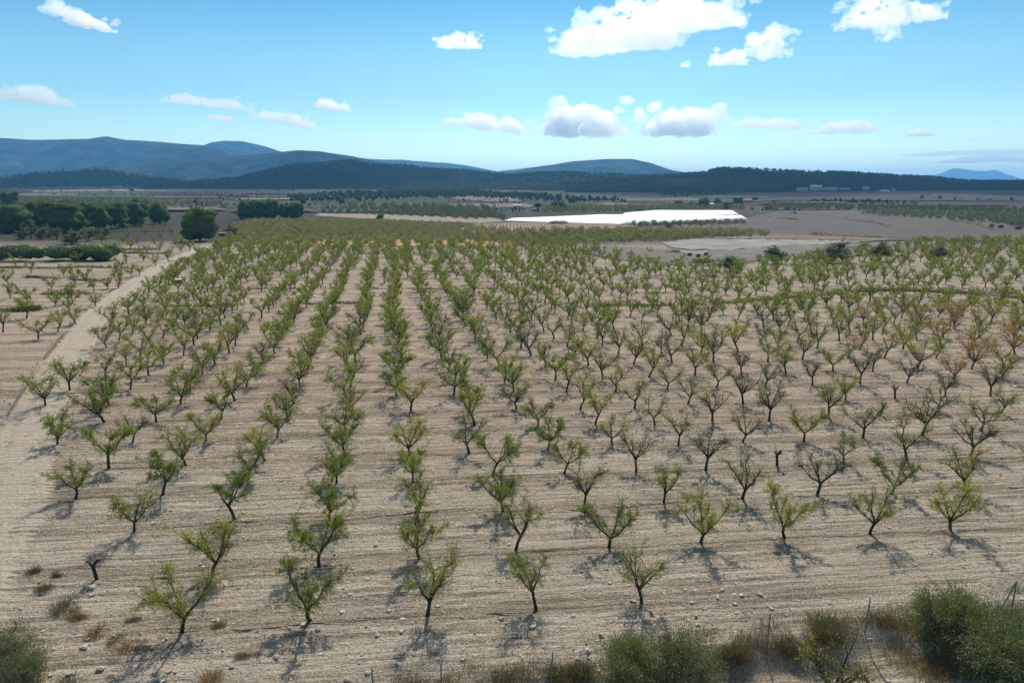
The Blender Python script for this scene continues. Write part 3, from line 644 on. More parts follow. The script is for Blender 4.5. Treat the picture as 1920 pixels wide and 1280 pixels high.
wood_at('pine_plantation', [(480, 379), (520, 372), (620, 365), (740, 357), (850, 356), (960, 365), (1050, 372), (1180, 378), (1180, 382), (1040, 380), (900, 372), (800, 374), (640, 380)], 11, 11, .85, 'lighter green pine wood on the flat below the dark hills', .3, 'midpine')
wood_at('pine_plantation', [(1120, 366), (1180, 358), (1300, 354), (1420, 362), (1300, 370)], 16, 12, .8, 'scattered pines on the slope behind the farm', .45, 'midpine')
wood_at('pine_plantation', [(1500, 379), (1560, 375), (1900, 377), (1900, 383), (1600, 383)], 9, 13, .6, 'scattered dark trees below the ridge at right', .6)
wood_at('field_bushes', [(0, 398), (0, 350), (500, 348), (1000, 366), (1450, 372), (1925, 380), (1925, 398), (1200, 398), (600, 400)], 15, 14, .34, 'low bushes dotted along the field margins of the plain', .60)
wood_at('pine_plantation', [(20, 343), (120, 339), (330, 338), (480, 334), (480, 338), (330, 344)], 22, 14, .9, 'pine trees along the foot of the left mountains', .35)

# ------------------------------------------------------------------ big single trees
def pine(seed, h, w, nl=9000, L=.42, low=.06, lobes=26, flat=1.):
    """(trunk, crown) of a dense rounded pine: lobes of needle tufts over a dark inner mass"""
    rg = np.random.default_rng(seed); tb = MB(); cb = MB()
    tube(tb, [(0, 0, -.4), (0, 0, 0), (.15, .1, h * .3), (.0, .2, h * .7)], [.42, .34, .26, .1], 8)
    cs = []
    for k in range(lobes):
        zt = rg.uniform(low, .86); az = k * 2.4 + rg.normal(0, .3); prof = math.sqrt(max(.05, 1 - ((zt - .46) / .56) ** 2)); r = w * .5 * prof * rg.uniform(.35, .72)
        c = np.array([math.cos(az) * r, math.sin(az) * r, zt * h]); q = w * rg.uniform(.115, .19) * np.array([1, 1, .78 * flat]); cs.append((c, q)); tube(tb, [(0, 0, max(.3, c[2] - q[2])), (c * [.5, .5, 1] - [0, 0, .3]), c], [.14, .09, .04], 5)
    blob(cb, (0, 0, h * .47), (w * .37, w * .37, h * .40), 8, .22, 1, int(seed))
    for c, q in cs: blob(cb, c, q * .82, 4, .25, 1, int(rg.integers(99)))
    nn = nl // lobes
    for c, q in cs:
        d = rg.normal(size=(nn, 3)); d[:, 2] = np.abs(d[:, 2]) * 1.0 - .25 * rg.random(nn); d /= np.linalg.norm(d, axis=1)[:, None]
        P = c + d * q * rg.uniform(.78, 1.1, nn)[:, None]; leaves(cb, P, d + rg.normal(0, .6, (nn, 3)), L * rg.uniform(.6, 1.2, nn), L * .4, 0, rg)
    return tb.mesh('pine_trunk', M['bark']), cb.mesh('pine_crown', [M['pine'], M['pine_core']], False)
PP = [pine(40 + k, 10, 11.5) for k in range(4)]
def place(kind, pr, px, py, s, label, cat, group, rz, name='crown', asp=1.):
    p = at(px, py); o = empty(kind, p, rz, (s * asp, s * asp, s)); mobj('trunk', pr[0], o); mobj(name, pr[1], o); return tag(o, label, cat, group)
def px_scale(px, py):   # pixels per metre at the ground point
    p = at(px, py); return F / proj(*p)[2]
BIGP = [(375, 452, 62, 1.06, 'single round stone pine standing beside the dirt track'),
 (120, 437, 62, 1.25, 'largest broad dark pine, standing over the small olive trees at left'), (30, 436, 58, 1.0, 'dark pine at the left edge behind the olive trees'), (62, 432, 52, .9, 'low dark pine between the left-edge pine and the broad pine'),
 (190, 432, 46, .7, 'narrow paler pine right of the largest broad pine'), (218, 428, 48, .95, 'dark pine behind the yellow trees, right of the pale narrow pine'), (252, 424, 50, .9, 'round pine in the middle of the left pine group'), (300, 420, 38, 1.0, 'low wide dark pine nearest the single track pine'),
 (24, 402, 45, .75, 'tall pine rising behind the rest at the left edge'), (0, 434, 48, .9, 'pine cut by the left frame edge'), (165, 424, 50, .9, 'pine crown showing behind the broad pine on its right'), (265, 412, 38, 1.0, 'small pine behind the round middle pine'), (60, 420, 34, 1.1, 'pine seen behind the low dark pine at left'),
 (462, 411, 34, .9, 'leftmost dark tree of the clump at the far end of the yellow orchard'), (488, 411, 40, .85, 'tallest dark tree of the clump behind the yellow orchard'), (510, 411, 36, .8, 'middle dark tree of the clump behind the yellow orchard'), (533, 411, 30, .75, 'smaller dark tree right of the middle of that orchard clump'), (556, 411, 31, .9, 'rightmost dark tree of the clump behind the yellow orchard')]
for k, (px, py, hp, asp, lab) in enumerate(BIGP):
    s = hp / px_scale(px, py) / 9.6; place('stone_pine', PP[k % 4], px, py, s, lab, 'tree', 'dark pines beyond the orchard', k * 1.3, asp=asp)

def rounded(seed, nl, L, mat, core, lobes=9, h=3.6, w=4.2, trunk=.16, low=.25, wl=.3, ragged=.2):
    rg = np.random.default_rng(seed); tb = MB(); cb = MB()
    nt = 3
    for k in range(nt): a = k * 2.1 + rg.normal(0, .3); tube(tb, [(math.cos(a) * .08, math.sin(a) * .08, -.2), (math.cos(a) * .25, math.sin(a) * .25, h * .25), (math.cos(a) * w * .22, math.sin(a) * w * .22, h * .6)], [trunk, trunk * .7, trunk * .3], 6)
    nn = nl // lobes
    for k in range(lobes):
        zt = rg.uniform(low, .8); az = k * 2.4 + rg.normal(0, .4); r = w * .5 * rg.uniform(.15, .68); c = np.array([math.cos(az) * r, math.sin(az) * r, zt * h]); q = np.array([w * .22, w * .22, h * .22]) * rg.uniform(.8, 1.3)
        if core: blob(cb, c, q * .42, 4, .3, 1, int(rg.integers(99)))
        d = rg.normal(size=(nn, 3)); d /= np.linalg.norm(d, axis=1)[:, None]; rr = (rg.uniform(.12, 1., nn) ** .6 * (1 + ragged))[:, None]
        # leaves gather in sprays
        ctr = rg.integers(0, max(2, nn // 45), nn); dirs = rg.normal(size=(max(2, nn // 45), 3)); dirs /= np.linalg.norm(dirs, axis=1)[:, None]
        d = dirs[ctr] * rg.uniform(.75, 1.25, len(dirs))[ctr][:, None] + rg.normal(0, .15, (nn, 3)); P = c + d * q * rr; leaves(cb, P, d + rg.normal(0, .45, (nn, 3)) + [0, 0, .2], L * rg.uniform(.6, 1.3, nn), L * wl, 0, rg)
    return tb.mesh('shrub_stems', M['twig']), cb.mesh('shrub_crown', [M[mat], M['olive_core']], False)
OP = [rounded(60 + k, 3000, .3, 'olive', True) for k in range(3)]
OLV = ['leftmost', 'second from left', 'middle', 'second from right', 'rightmost']
for k, (px, py) in enumerate([(42, 449), (58, 447), (76, 449), (92, 446), (107, 449)]):
    place('olive_tree', OP[k % 3], px, py, 21 / px_scale(px, py) / 3.4, f'small grey olive tree, {OLV[k]} of the five below the largest pine', 'tree', 'small olives at left', k)
for k, (px, py, hp, asp, lab) in enumerate([(135, 458, 24, 1.6, 'spreading grey-green bush between the olives and the mastic hedge'), (165, 452, 22, 1.7, 'grey-green bush behind the mastic hedge, right of the spreading bush'), (192, 448, 20, 1.6, 'grey bush at the foot of the narrow pale pine'), (437, 441, 19, 1.3, 'dark green bush by the small trailer at the track end'), (1452, 494, 28, 1.3, 'dark round bush at the left end of the right-hand green rows'), (1370, 510, 30, 1.2, 'round grey-green tree at the edge of the grey field'), (1560, 492, 38, 1.3, 'large dark green tree behind the right-hand almond block'), (1648, 489, 30, 1.3, 'blue-grey olive tree standing among the right-hand almond trees'), (1760, 487, 25, 1.3, 'blue-grey olive tree near the right edge of the almond block')]):
    place('olive_tree' if k not in (3, 4) else 'bush', OP[k % 3], px, py, hp / px_scale(px, py) / 3.4, lab, 'tree' if k not in (3, 4) else 'bush', None, k * 1.1, asp=asp)

def shrubmesh(seed, w, d, h, nl, L, mat):
    rg = np.random.default_rng(seed); tb = MB(); cb = MB(); n = 26
    for k in range(n):
        c = np.array([rg.uniform(-.45, .45) * w, rg.uniform(-.4, .4) * d, h * .5 + rg.normal(0, .08) * h]); q = np.array([w * .09, d * .28, h * .42]) * rg.uniform(.8, 1.15)
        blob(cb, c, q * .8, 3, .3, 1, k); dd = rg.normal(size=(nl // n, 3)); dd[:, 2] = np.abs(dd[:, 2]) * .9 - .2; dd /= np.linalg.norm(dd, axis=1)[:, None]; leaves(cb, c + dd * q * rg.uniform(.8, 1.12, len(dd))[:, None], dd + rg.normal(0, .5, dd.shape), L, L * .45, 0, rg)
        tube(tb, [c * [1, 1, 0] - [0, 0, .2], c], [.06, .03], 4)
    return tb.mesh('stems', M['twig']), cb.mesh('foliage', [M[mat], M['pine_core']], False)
p = at(118, 488); o = empty('mastic_hedge', p); pm = shrubmesh(5, 31, 8, 4.4, 9000, .45, 'mastic'); mobj('stems', pm[0], o); mobj('foliage', pm[1], o); tag(o, 'long dark green mastic hedge on the terraces left of the track', 'hedge')
p = at(2, 487); o = empty('bush', p); pm = shrubmesh(6, 6, 5, 3.6, 2200, .4, 'mastic'); mobj('stems', pm[0], o); mobj('foliage', pm[1], o); tag(o, 'dark green bush at the left frame edge beside the mastic hedge', 'bush')

# ------------------------------------------------------------------ foreground shrubs, tufts, stones, fence
SH = [rounded(80 + k, 30000, .135, 'shrub', False, 26, 3.0, 4.4, .07, .16, .34, .35) for k in range(2)]
SHO = [rounded(90 + k, 20000, .13, 'olive', False, 20, 2.6, 4.0, .05, .12, .3, .45) for k in range(2)]
def fg(pr, px, py, s, asp, rz, lab, kind='olive_bush'):
    p = at(px, py); o = empty(kind, p, rz, (s * asp, s * asp, s)); mobj('stems', pr[0], o); mobj('foliage', pr[1], o); return tag(o, lab, 'bush', 'bushes along the near field edge')
fg(SH[0], 1768, 1215, .92, .82, .3, 'tall dark olive bush behind the right fence post')
fg(SH[1], 1880, 1290, 1.0, .85, 1.9, 'dark olive bush cut by the bottom right corner')
fg(SHO[0], 1895, 1205, .62, .8, 1.0, 'greyish bush at the right frame edge behind the dark olive bush')
fg(SHO[1], 1285, 1292, .96, .85, .5, 'grey-green olive bush at the bottom edge, right of the thin posts')
fg(SH[0], 1180, 1300, .74, .85, 2.2, 'dark olive bush at the bottom edge, left of the grey-green one')
fg(SHO[0], 10, 1262, .70, .95, 3.0, 'grey-green bush at the bottom left corner behind the white boulder')
fg(SHO[1], 45, 1296, .6, .9, 4.0, 'low dark bush at the bottom left corner beside the white boulder')

def tuft(seed, r, h, n, mat, w=.012):
    rg = np.random.default_rng(seed); mb = MB(); a = rg.uniform(0, 6.28, n); q = r * np.sqrt(rg.random(n)) * (1 + .3 * rg.normal(size=n)); kc = rg.integers(0, 6, n); cx = rg.normal(0, r * .55, (6, 2)); hs = rg.uniform(.45, 1.15, 6)[kc]; q = q * .6; P = np.stack([np.cos(a) * q + cx[kc, 0], np.sin(a) * q + cx[kc, 1], np.full(n, -.02)], 1); h = h * hs
    D = np.stack([np.cos(a) * .5, np.sin(a) * .5, np.ones(n)], 1) + rg.normal(0, .35, (n, 3)); leaves(mb, P, D, h * rg.uniform(.4, 1.1, n), w, 0, rg); return mb
TF = [('olive-green grass tuft', (64, 1070), .28, .4, 'scrubgreen', 'highest of the tufts by the stump'), ('dark green grass tuft', (80, 1106), .40, .5, 'scrubgreen', 'second of the tufts down from the stump'), ('green grass clump', (124, 1140), .5, .65, 'scrubgreen', 'largest green one of the slanting line'), ('green and brown grass clump', (122, 1150), .35, .4, 'scrub', 'just below the largest green tuft'), ('russet dry tuft', (146, 1158), .34, .45, 'russet', 'below the green clumps of the slanting line'), ('russet dry tuft', (180, 1186), .45, .4, 'russet', 'midway down the slanting line'), ('faded russet tuft', (215, 1200), .3, .35, 'russet', 'second last of the slanting line'), ('wide russet dry clump', (245, 1222), .6, .5, 'russet', 'lower end of the slanting line'), ('brown dry clump', (402, 1275), .5, .6, 'russet', 'at the bottom edge below the front trees'), ('green weed tuft', (108, 1078), .2, .3, 'scrubgreen', 'beside the blackened stump'), ('yellow-green weed clump', (135, 1275), .5, .45, 'scrubgreen', 'at the bottom edge right of the corner bush'), ('small dry tuft', (458, 1232), .3, .35, 'scrub', 'near the front trees'), ('small dry tuft', (405, 1172), .3, .3, 'russet', 'right of the leftmost front tree'), ('weed tuft', (245, 1166), .3, .25, 'scrubgreen', 'left of the leftmost front tree')]
for k, (lab, q, r, h, mt, w) in enumerate(TF):
    o = mobj('grass_tuft', tuft(k, r, h, 520, M[mt]).mesh('grass_tuft', M[mt], False), None, at(*q)); tag(o, f'{lab}, {w}', 'grass tuft', 'tufts along the left edge of the orchard')
DS = [(1560, 1190, .7, .9, 'grey dry shrub on the bank between the two right fence posts'), (1530, 1205, .6, .8, 'grey dry shrub left of the one between the right posts'), (1378, 1228, .45, .6, 'small brown dry shrub left of the middle fence post'), (1480, 1225, .5, .5, 'low grey dry shrub right of the middle fence post'), (1750, 1260, .9, .7, 'yellowish dry shrub below the tall dark olive bush'), (1660, 1170, .6, .7, 'brown dry shrub beside the right fence post'), (1100, 1272, .6, .7, 'grey dry shrub left of the bottom olive bushes'), (1050, 1277, .5, .6, 'brown dry shrub beside the thin bottom post')]
for k, (px, py, r, h, lab) in enumerate(DS):
    o = mobj('dry_shrub', tuft(50 + k, r, h, 1500, None, .016).mesh('dry_shrub', M['scrub' if k != 4 else 'dry'], False), None, at(px, py)); tag(o, lab, 'shrub', 'dry shrubs on the field bank')
# dry grass along the fence
rg = np.random.default_rng(5); mb = MB(); n = 60000
t = rg.uniform(-2, 52, n); s = rg.normal(.3, .65, n); w = vn(t / 1.4, s / .8 + 5, 4); k = rg.random(n) < (w * 1.3 - .25); t, s = t[k], s[k]
x = FA[0] + FD[0] * t + FN[0] * s; y = FA[1] + FD[1] * t + FN[1] * s; P = np.stack([x, y, base_z(x, y) - .03], 1); hh = .18 + .42 * vn(t / 2.5, s, 6)
leaves(mb, P, rg.normal(0, .35, (len(P), 3)) + [0, 0, 1], hh * rg.uniform(.5, 1.1, len(P)), .016, 0, rg)
tag(mobj('dry_grass', mb.mesh('dry_grass', M['scrub'], False)), kind='stuff')
# weeds and low scrub on terrace banks
def bank(name, pxs, n, wid, h, seed, mat='scrub', L=.5):
    P = np.array([at(*q)[:2] for q in pxs]); s = np.r_[0, np.cumsum(np.linalg.norm(np.diff(P, axis=0), axis=1))]; rg = np.random.default_rng(seed); t = rg.uniform(0, s[-1], n)
    x = np.interp(t, s, P[:, 0]) + rg.normal(0, wid * .35, n); y = np.interp(t, s, P[:, 1]) + rg.normal(0, wid * .35, n); g = 1.9 * vn(t / 5, t * 0, seed) - .5; k = rg.random(n) < g; x, y, t = x[k], y[k], t[k]
    z = base_z(x, y) + rg.uniform(-.1, 1, len(x)) * h * vn(t / 5, t * 0 + 3, seed + 1); mb = MB(); leaves(mb, np.stack([x, y, z], 1), rg.normal(0, .6, (len(x), 3)) + [0, 0, .7], L * rg.uniform(.6, 1.2, len(x)), L * .4, 0, rg)
    # the earth of the bank itself
    m2 = 120; tt = np.linspace(0, s[-1], m2); bx = np.interp(tt, s, P[:, 0]); by = np.interp(tt, s, P[:, 1]); pts = np.stack([bx, by, base_z(bx, by) - .1], 1); tube(mb, pts, wid * .30 * np.clip(vn(tt / 4, tt * 0, seed) * 1.8 - .55, .02, 1), 8, 1)
    return tag(mobj(name, mb.mesh(name, [M[mat], M['bankearth']], False)), kind='stuff')
M['bankearth'] = simple('bank_earth', (.10, .08, .055), (.16, .125, .09), 2)
bank('terrace_scrub', BANK, 3500, 2.2, .8, 21)
bank('terrace_scrub', [(1430, 562), (1640, 546), (1700, 545), (1925, 556)], 2400, 2.5, 1.0, 22)
for k, q in enumerate([[(370, 542), (640, 541), (900, 542), (1120, 541), (1320, 539)], [(400, 508), (700, 508), (960, 511), (1240, 506)], [(420, 478), (700, 476), (1000, 481), (1150, 480)], [(430, 463), (700, 462), (1000, 467)], [(320, 575), (560, 570), (700, 569)]]): bank('terrace_scrub', q, 1600, 1.0, .3, 30 + k, 'scrub', .4)
for k, q in enumerate([[(0, 548), (80, 552), (175, 552)], [(50, 520), (110, 523), (190, 528)], [(0, 502), (90, 504), (160, 501), (240, 504)], [(170, 473), (240, 475), (310, 476)], [(210, 468), (320, 469)], [(0, 583), (70, 582)], [(0, 463), (40, 462), (110, 463)], [(20, 442), (40, 442)], [(200, 435), (330, 434)], [(345, 490), (380, 478), (400, 466)], [(315, 525), (345, 500), (382, 478)]]): bank('terrace_scrub', q, 1500, 1.9, .9, 50 + k, 'scrubgreen' if k % 2 else 'scrub', .45)
for k, q in enumerate([[(1150, 405), (1160, 404)], [(1460, 400), (1510, 403), (1590, 408)], [(1555, 410), (1610, 415), (1675, 426)], [(1650, 405), (1760, 409)], [(1270, 490), (1300, 494), (1330, 492)], [(1520, 442), (1600, 445), (1685, 448)], [(1780, 414), (1830, 422), (1860, 431)], [(1215, 472), (1270, 474)], [(1440, 408), (1500, 414)]]): bank('field_edge_scrub', q, 900, 2.4, 1.4, 80 + k, 'scrub', .8)

for sd in (-1, 1):
    rr = [(x + sd * 2.6, y) for x, y in ROAD[3:]]; pp = [tuple(proj(x, y, 0)[:2]) for x, y in rr]; bank('track_weeds', [q for q in pp if q[1] > 445], 900, 1.0, .35, 140 + sd, 'scrubgreen', .3)
# stones
rg = np.random.default_rng(77); mb = MB(); n = 26000; cnt = 0
xs = rg.uniform(-36, 36, n); ys = 26 + 48 * rg.random(n) ** 1.7; dens = vn(xs / 3, ys / 1.6, 12) ** 1.8 * (.5 + vn(xs / 14, ys / 6, 15)); keep = rg.random(n) < dens * 1.2; xs, ys = xs[keep], ys[keep]
v0, f0 = cube_sphere(1); sz = .018 + .075 * rg.random(len(xs)) ** 7 + .014 * rg.random(len(xs)); zz = base_z(xs, ys)
u = xs * RU[0] + ys * RU[1]; vv = xs * RV[0] + ys * RV[1]
zz = zz + .10 * fbm(xs / 2.2, ys / 1.3, 3, 1) + .11 * fbm(xs / .8, ys / .5, 2, 2) - .004
for k in range(len(xs)):
    r = v0 * (1 + rg.uniform(-.35, .35, (8, 1))) * sz[k] * [1.3, 1.1, .75] * 1.3; a = rg.uniform(0, 6.28); c, s = math.cos(a), math.sin(a)
    mb.add(np.stack([r[:, 0] * c - r[:, 1] * s, r[:, 0] * s + r[:, 1] * c, r[:, 2]], 1) + [xs[k], ys[k], zz[k]], f0)
tag(mobj('gravel', mb.mesh('gravel', M['rock'], False)), kind='stuff')
RK = [(10, 1258, .42, 'white boulder at the bottom left corner in front of the bush'), (157, 1214, .24, 'flat pale rock left of the russet clump'), (190, 1254, .20, 'flat pale rock at the bottom, below the flat rock by the russet clump'), (172, 1102, .26, 'pale flat rock at the foot of the blackened stump'), (597, 1180, .20, 'pale rock right of the second front tree'), (518, 1232, .2, 'round white rock below and left of the second front tree'), (435, 1250, .14, 'small white rock near the bottom between the first two front trees'), (522, 1213, .15, 'pale rock just above the round white rock'), (1102, 1221, .22, 'pale flat rock right of the thin bottom post'), (690, 1263, .2, 'brown-grey rock near the bottom centre-left'), (707, 1192, .16, 'pale rock left of the third front tree base'), (940, 1160, .16, 'pale rock between the third and fourth front trees'), (1075, 1155, .18, 'grey rock right of the fourth front tree'), (346, 1207, .16, 'pale rock beside the foot of the leftmost front tree'), (1426, 1115, .18, 'white rock alone on bare soil at right of the front trees'), (705, 1023, .15, 'small pale rock in the second row gap'), (652, 1275, .18, 'white rock at the bottom frame edge')]
for k, (px, py, r, lab) in enumerate(RK):
    mb = MB(); blob(mb, (0, 0, r * .25), (r * .85, r * .68, r * .42), 6, .45, 0, k + 3); o = mobj('rock', mb.mesh('rock', M['rock'], False), None, at(px, py)); o.rotation_euler = (0, 0, k * 1.7); tag(o, lab, 'rock', 'loose pale rocks on the soil')

# drip hoses along the cross lines of trees
ordn = 0
for j in range(0, 13):
    row = [t for t in trees if t[2] == j]
    if len(row) < 3: continue
    row.sort(key=lambda t: t[0]); u0 = row[0]; u1 = row[-1]; n = 160; x0 = max(u0[0], -40) - .5; x1 = min(u1[0], 46) + .5
    xs = np.linspace(x0, x1, n); ys = np.interp(xs, [t[0] for t in row], [t[1] for t in row]); 
    for _ in range(10): ys[1:-1] = (ys[:-2] + 2 * ys[1:-1] + ys[2:]) / 4
    ys = ys + .5 * fbm(xs / 2.5, xs * 0 + j, 3, j) - .12
    zs = base_z(xs, ys) + .10 * fbm(xs / 2.2, ys / 1.3, 3, 1) + .11 * fbm(xs / .8, ys / .5, 2, 2) + .025
    mb = MB(); tube(mb, np.stack([xs, ys, zs], 1), .014, 5); o = mobj('drip_hose', mb.mesh('drip_hose', M['hose'])); tag(o, f'thin dark irrigation hose on the soil along the {ordw(j + 1)} line of trees', 'hose', 'irrigation hoses along the tree lines')

# wire fence
o = empty('wire_fence', (0, 0, 0)); tag(o, 'thin grey wire fence on steel posts along the near bank', 'fence')
tops = []
for k, (q, h) in enumerate([((700, 1320), 1.6), ((827, 1310), 1.62), ((1033, 1292), 1.75), ((1250, 1256), 1.75), ((1437, 1222), 1.9), ((1622, 1188), 1.85), ((1790, 1165), 1.8), ((1895, 1152), 1.8)]):
    p = at(*q); mb = MB(); tube(mb, [p - [0, 0, .3], p, p + [.02, 0, h * .5], p + [.03 * (k % 3), 0, h], p + [.03 * (k % 3), 0, h + .005]], [.034, .034, .032, .032, .004], 8); ch = mobj('post', mb.mesh('fence_post', M['metal']), o); tops.append((p, h))
    if k == 7:
        mb = MB(); tube(mb, [p + [.0, 0, h * .95], p + [-.9, -.3, .0]], [.03, .03], 6); tag(mobj('strut', mb.mesh('fence_strut', M['green_metal']), o), 'green slanting strut')
for lv in (.25, .6, .95):
    mb = MB(); pts = []
    for (a, ha), (b, hb) in zip(tops[:-1], tops[1:]):
        for t in np.linspace(0, 1, 8)[:-1]: q = a + (b - a) * t; q = q + [0, 0, (ha + (hb - ha) * t) * lv - .05 * math.sin(t * math.pi)]; pts.append(q)
    tube(mb, pts, .0035, 4); mobj('wire', mb.mesh('fence_wire', M['metal']), o)
# cut almond tree at the bottom right edge
p = at(1555, 1335); pr = PRO['near']['sparse'][2]; o = empty('almond_tree', p, .4, 1.15); mobj('trunk', pr['trunk'], o); mobj('crown', pr['crown'], o); tag(o, 'half-bare almond tree cut by the bottom edge below the fence', 'tree', 'almond trees of the orchard')

# ------------------------------------------------------------------ white crop cover, houses, small things
t = NT('white_crop_net'); ps = t.pos(); nz = t.noise(t.mapping(ps, (.25, .03, 1)), 1., 3); cc = t.mix(t.ramp(nz, .3, .7), (.88, .88, .88), (.93, .93, .92)); tb_ = t.bsdf(cc, .45, nz, .08, .3, .5); trl = t.n('ShaderNodeBsdfTranslucent'); t.l(cc, trl.inputs[0]); mxs = t.n('ShaderNodeMixShader'); mxs.inputs[0].default_value = .15; t.l(tb_.outputs[0], mxs.inputs[1]); t.l(trl.outputs[0], mxs.inputs[2]); t.l(mxs.outputs[0], t.out.inputs[0]); M['net'] = t.mat
M['pole'] = simple('net_pole', (.3, .28, .25), (.4, .38, .33))
def crop_cover(px, h, lab, seed):
    P = np.array([at(*q)[:2] for q in px]); o = empty('crop_cover', (0, 0, 0)); nx, ny = 90, 24
    a0, a1, b1, b0 = P; S_, T_ = np.meshgrid(np.linspace(0, 1, nx), np.linspace(0, 1, ny)); W = (a0[None, None] * ((1 - S_) * (1 - T_))[..., None] + a1 * (S_ * (1 - T_))[..., None] + b1 * (S_ * T_)[..., None] + b0 * ((1 - S_) * T_)[..., None])
    g = base_z(W[..., 0], W[..., 1]); edge = np.minimum(np.minimum(S_, 1 - S_) * 14, np.minimum(T_, 1 - T_) * 7); top = g + h * np.clip(edge * 3, 0, 1) ** .5 - .10 * np.abs(np.sin(S_ * 60)) + .25 * fbm(W[..., 0] / 20, W[..., 1] / 20, 2, seed)
    top = np.where(edge <= 0, g + .02, top)
    mb = MB(); i = np.arange(ny - 1)[:, None] * nx + np.arange(nx - 1)[None]; mb.add(np.stack([W[..., 0], W[..., 1], top], -1).reshape(-1, 3), np.stack([i, i + 1, i + nx + 1, i + nx], -1).reshape(-1, 4)); mobj('net_roof', mb.mesh('net_roof', M['net']), o)
    for k in range(12):
        s = (k + .5) / 12; q = a0 + (a1 - a0) * s; q = q + (b0 - a0) * .02; z = float(base_z(*q)); mb = MB(); tube(mb, [(q[0], q[1], z - .2), (q[0], q[1], z + h * .8)], .06, 5); mobj('pole', mb.mesh('net_pole', M['pole']), o)
    return tag(o, lab, 'crop cover', 'white crop covers')
crop_cover([(945, 413.5), (1165, 419.5), (1382, 404), (1130, 405.5)], 1.7, 'long white crop cover, its left wing reaching the earth mound', 1)
crop_cover([(1185, 419), (1402, 411.5), (1390, 406.5), (1330, 408.5)], 1.5, 'narrow white crop cover in front, its right tip by the field road', 2)
crop_cover([(1165, 403), (1386, 402.6), (1375, 397.2), (1228, 397)], 1.7, 'white crop cover at the back, squared off at its right end', 3)

M['plaster'] = simple('white_plaster', (.46, .44, .40), (.60, .58, .53), .8, .9, .2, .05)
M['tile'] = simple('clay_roof_tiles', (.30, .15, .09), (.40, .22, .14), 2)
M['greyroof'] = simple('grey_roof', (.34, .34, .33), (.45, .44, .42), 2)
M['glass'] = simple('dark_window', (.03, .035, .04), (.05, .055, .06), 1, .3, 0, .01, .5)
def on_ridge(px, py):
    XX, YY, ZZ, sg = RG[0]; f = sg < -.05; x, y, z = XX[:, f].ravel(), YY[:, f].ravel(), ZZ[:, f].ravel(); a, b, d = proj(x, y, z); i = np.argmin((a - px) ** 2 + 4 * (b - py) ** 2)
    q = dist_pt(px, py, y[i]); q[2] = z[i]; return q
def far_at(px, py):
    if px > 1450 and py < 372:
        q = on_ridge(px, py); g = base_z(q[0], q[1])
        if q[2] > g: return q
    return at(px, py)
def house(px, py, wpx, hpx, depth, roof, lab, name='house', rz=0., gable=True, wing=False, wall='plaster'):
    p = far_at(px, py); k = F / proj(*p)[2]; w = wpx / k; h = hpx / k; o = empty(name, p, rz); mb = MB(); hw = h * (.68 if gable else 1.); box(mb, -w / 2, w / 2, 0, depth, -4, hw)
    if wing: box(mb, w / 2 + .003, w * .95, depth * .2, depth * .8, -1, hw * .6)
    mobj('wall', mb.mesh('house_wall', M[wall], False), o); mb = MB(); e = .4
    if gable:
        v = [(-w / 2 - e, -e, hw + .003), (w / 2 + e, -e, hw + .003), (w / 2 + e, depth + e, hw + .003), (-w / 2 - e, depth + e, hw + .003), (-w / 2 - e, depth / 2, h), (w / 2 + e, depth / 2, h)]
        mb.add(v, [(0, 1, 5, 4), (2, 3, 4, 5), (0, 4, 3, 3), (1, 2, 5, 5), (0, 3, 2, 1)][:2] + [(3, 2, 1, 0)]); mb.add([v[0], v[3], v[4], (v[4][0], v[4][1] + .01, v[4][2])], [(0, 2, 3, 1)]); mb.add([v[1], v[2], v[5], (v[5][0], v[5][1] + .01, v[5][2])], [(0, 1, 3, 2)])
    else: box(mb, -w / 2 - e, w / 2 + e, -e, depth + e, hw + .003, hw + .35)
    if wing: box(mb, w / 2 - .2, w * .95 + e, depth * .2 - e, depth * .8 + e, hw * .6 + .003, hw * .6 + .3)
    mobj('roof', mb.mesh('house_roof', M[roof], False), o)
    for s in ((-.3, 0., .3) if w > 9 else (-.25, .25)):
        mb = MB(); box(mb, s * w - .6, s * w + .6, -.05, .1, hw * .35, hw * .75); mobj('window', mb.mesh('house_window', M['glass'], False), o)
    return tag(o, lab, 'house', 'far houses on the plain')
house(1532, 357, 19, 10, 11, 'plaster', 'largest white villa with a gable on the dark ridge slope', wing=True)
house(1506, 358, 18, 6, 9, 'plaster', 'low white house left of the largest villa', gable=False)
house(1560, 357, 20, 6, 9, 'greyroof', 'long pale house right of the largest villa', gable=False)
house(1585, 356, 16, 4, 8, 'plaster', 'low wall-like white house farther right of the villa', gable=False)
house(1626, 356, 9, 6, 8, 'plaster', 'small white cube house alone on the ridge slope', gable=False)
house(1660, 363, 14, 7, 9, 'greyroof', 'pale grey house below and right of the cube house')
house(1680, 358, 10, 4, 8, 'plaster', 'tiny white house above the pale grey house', gable=False)
house(1739, 367, 18, 4, 9, 'greyroof', 'long low farm shed beside the white road at right', gable=False)
house(1852, 377, 16, 4, 7, 'plaster', 'white flat cabin on the right-hand road', gable=False)
house(970, 392, 16, 9, 9, 'greyroof', 'grey gabled farmhouse behind the cypresses', wing=True)
house(1001, 396, 9, 4, 6, 'plaster', 'small white outbuilding right of the cypresses', gable=False)
house(1070, 391, 30, 5, 10, 'greyroof', 'long pale farm building right of the farmhouse', gable=False)
house(1332, 387, 14, 6, 9, 'plaster', 'white house beside the dark umbrella pine')
house(1350, 387, 14, 4, 8, 'greyroof', 'grey-roofed low house right of the white one', gable=False)
house(1402, 379, 16, 6, 9, 'tile', 'red-tiled house at the hamlet edge')
house(1425, 381, 10, 4, 7, 'plaster', 'small white building right of the red-tiled house', gable=False)
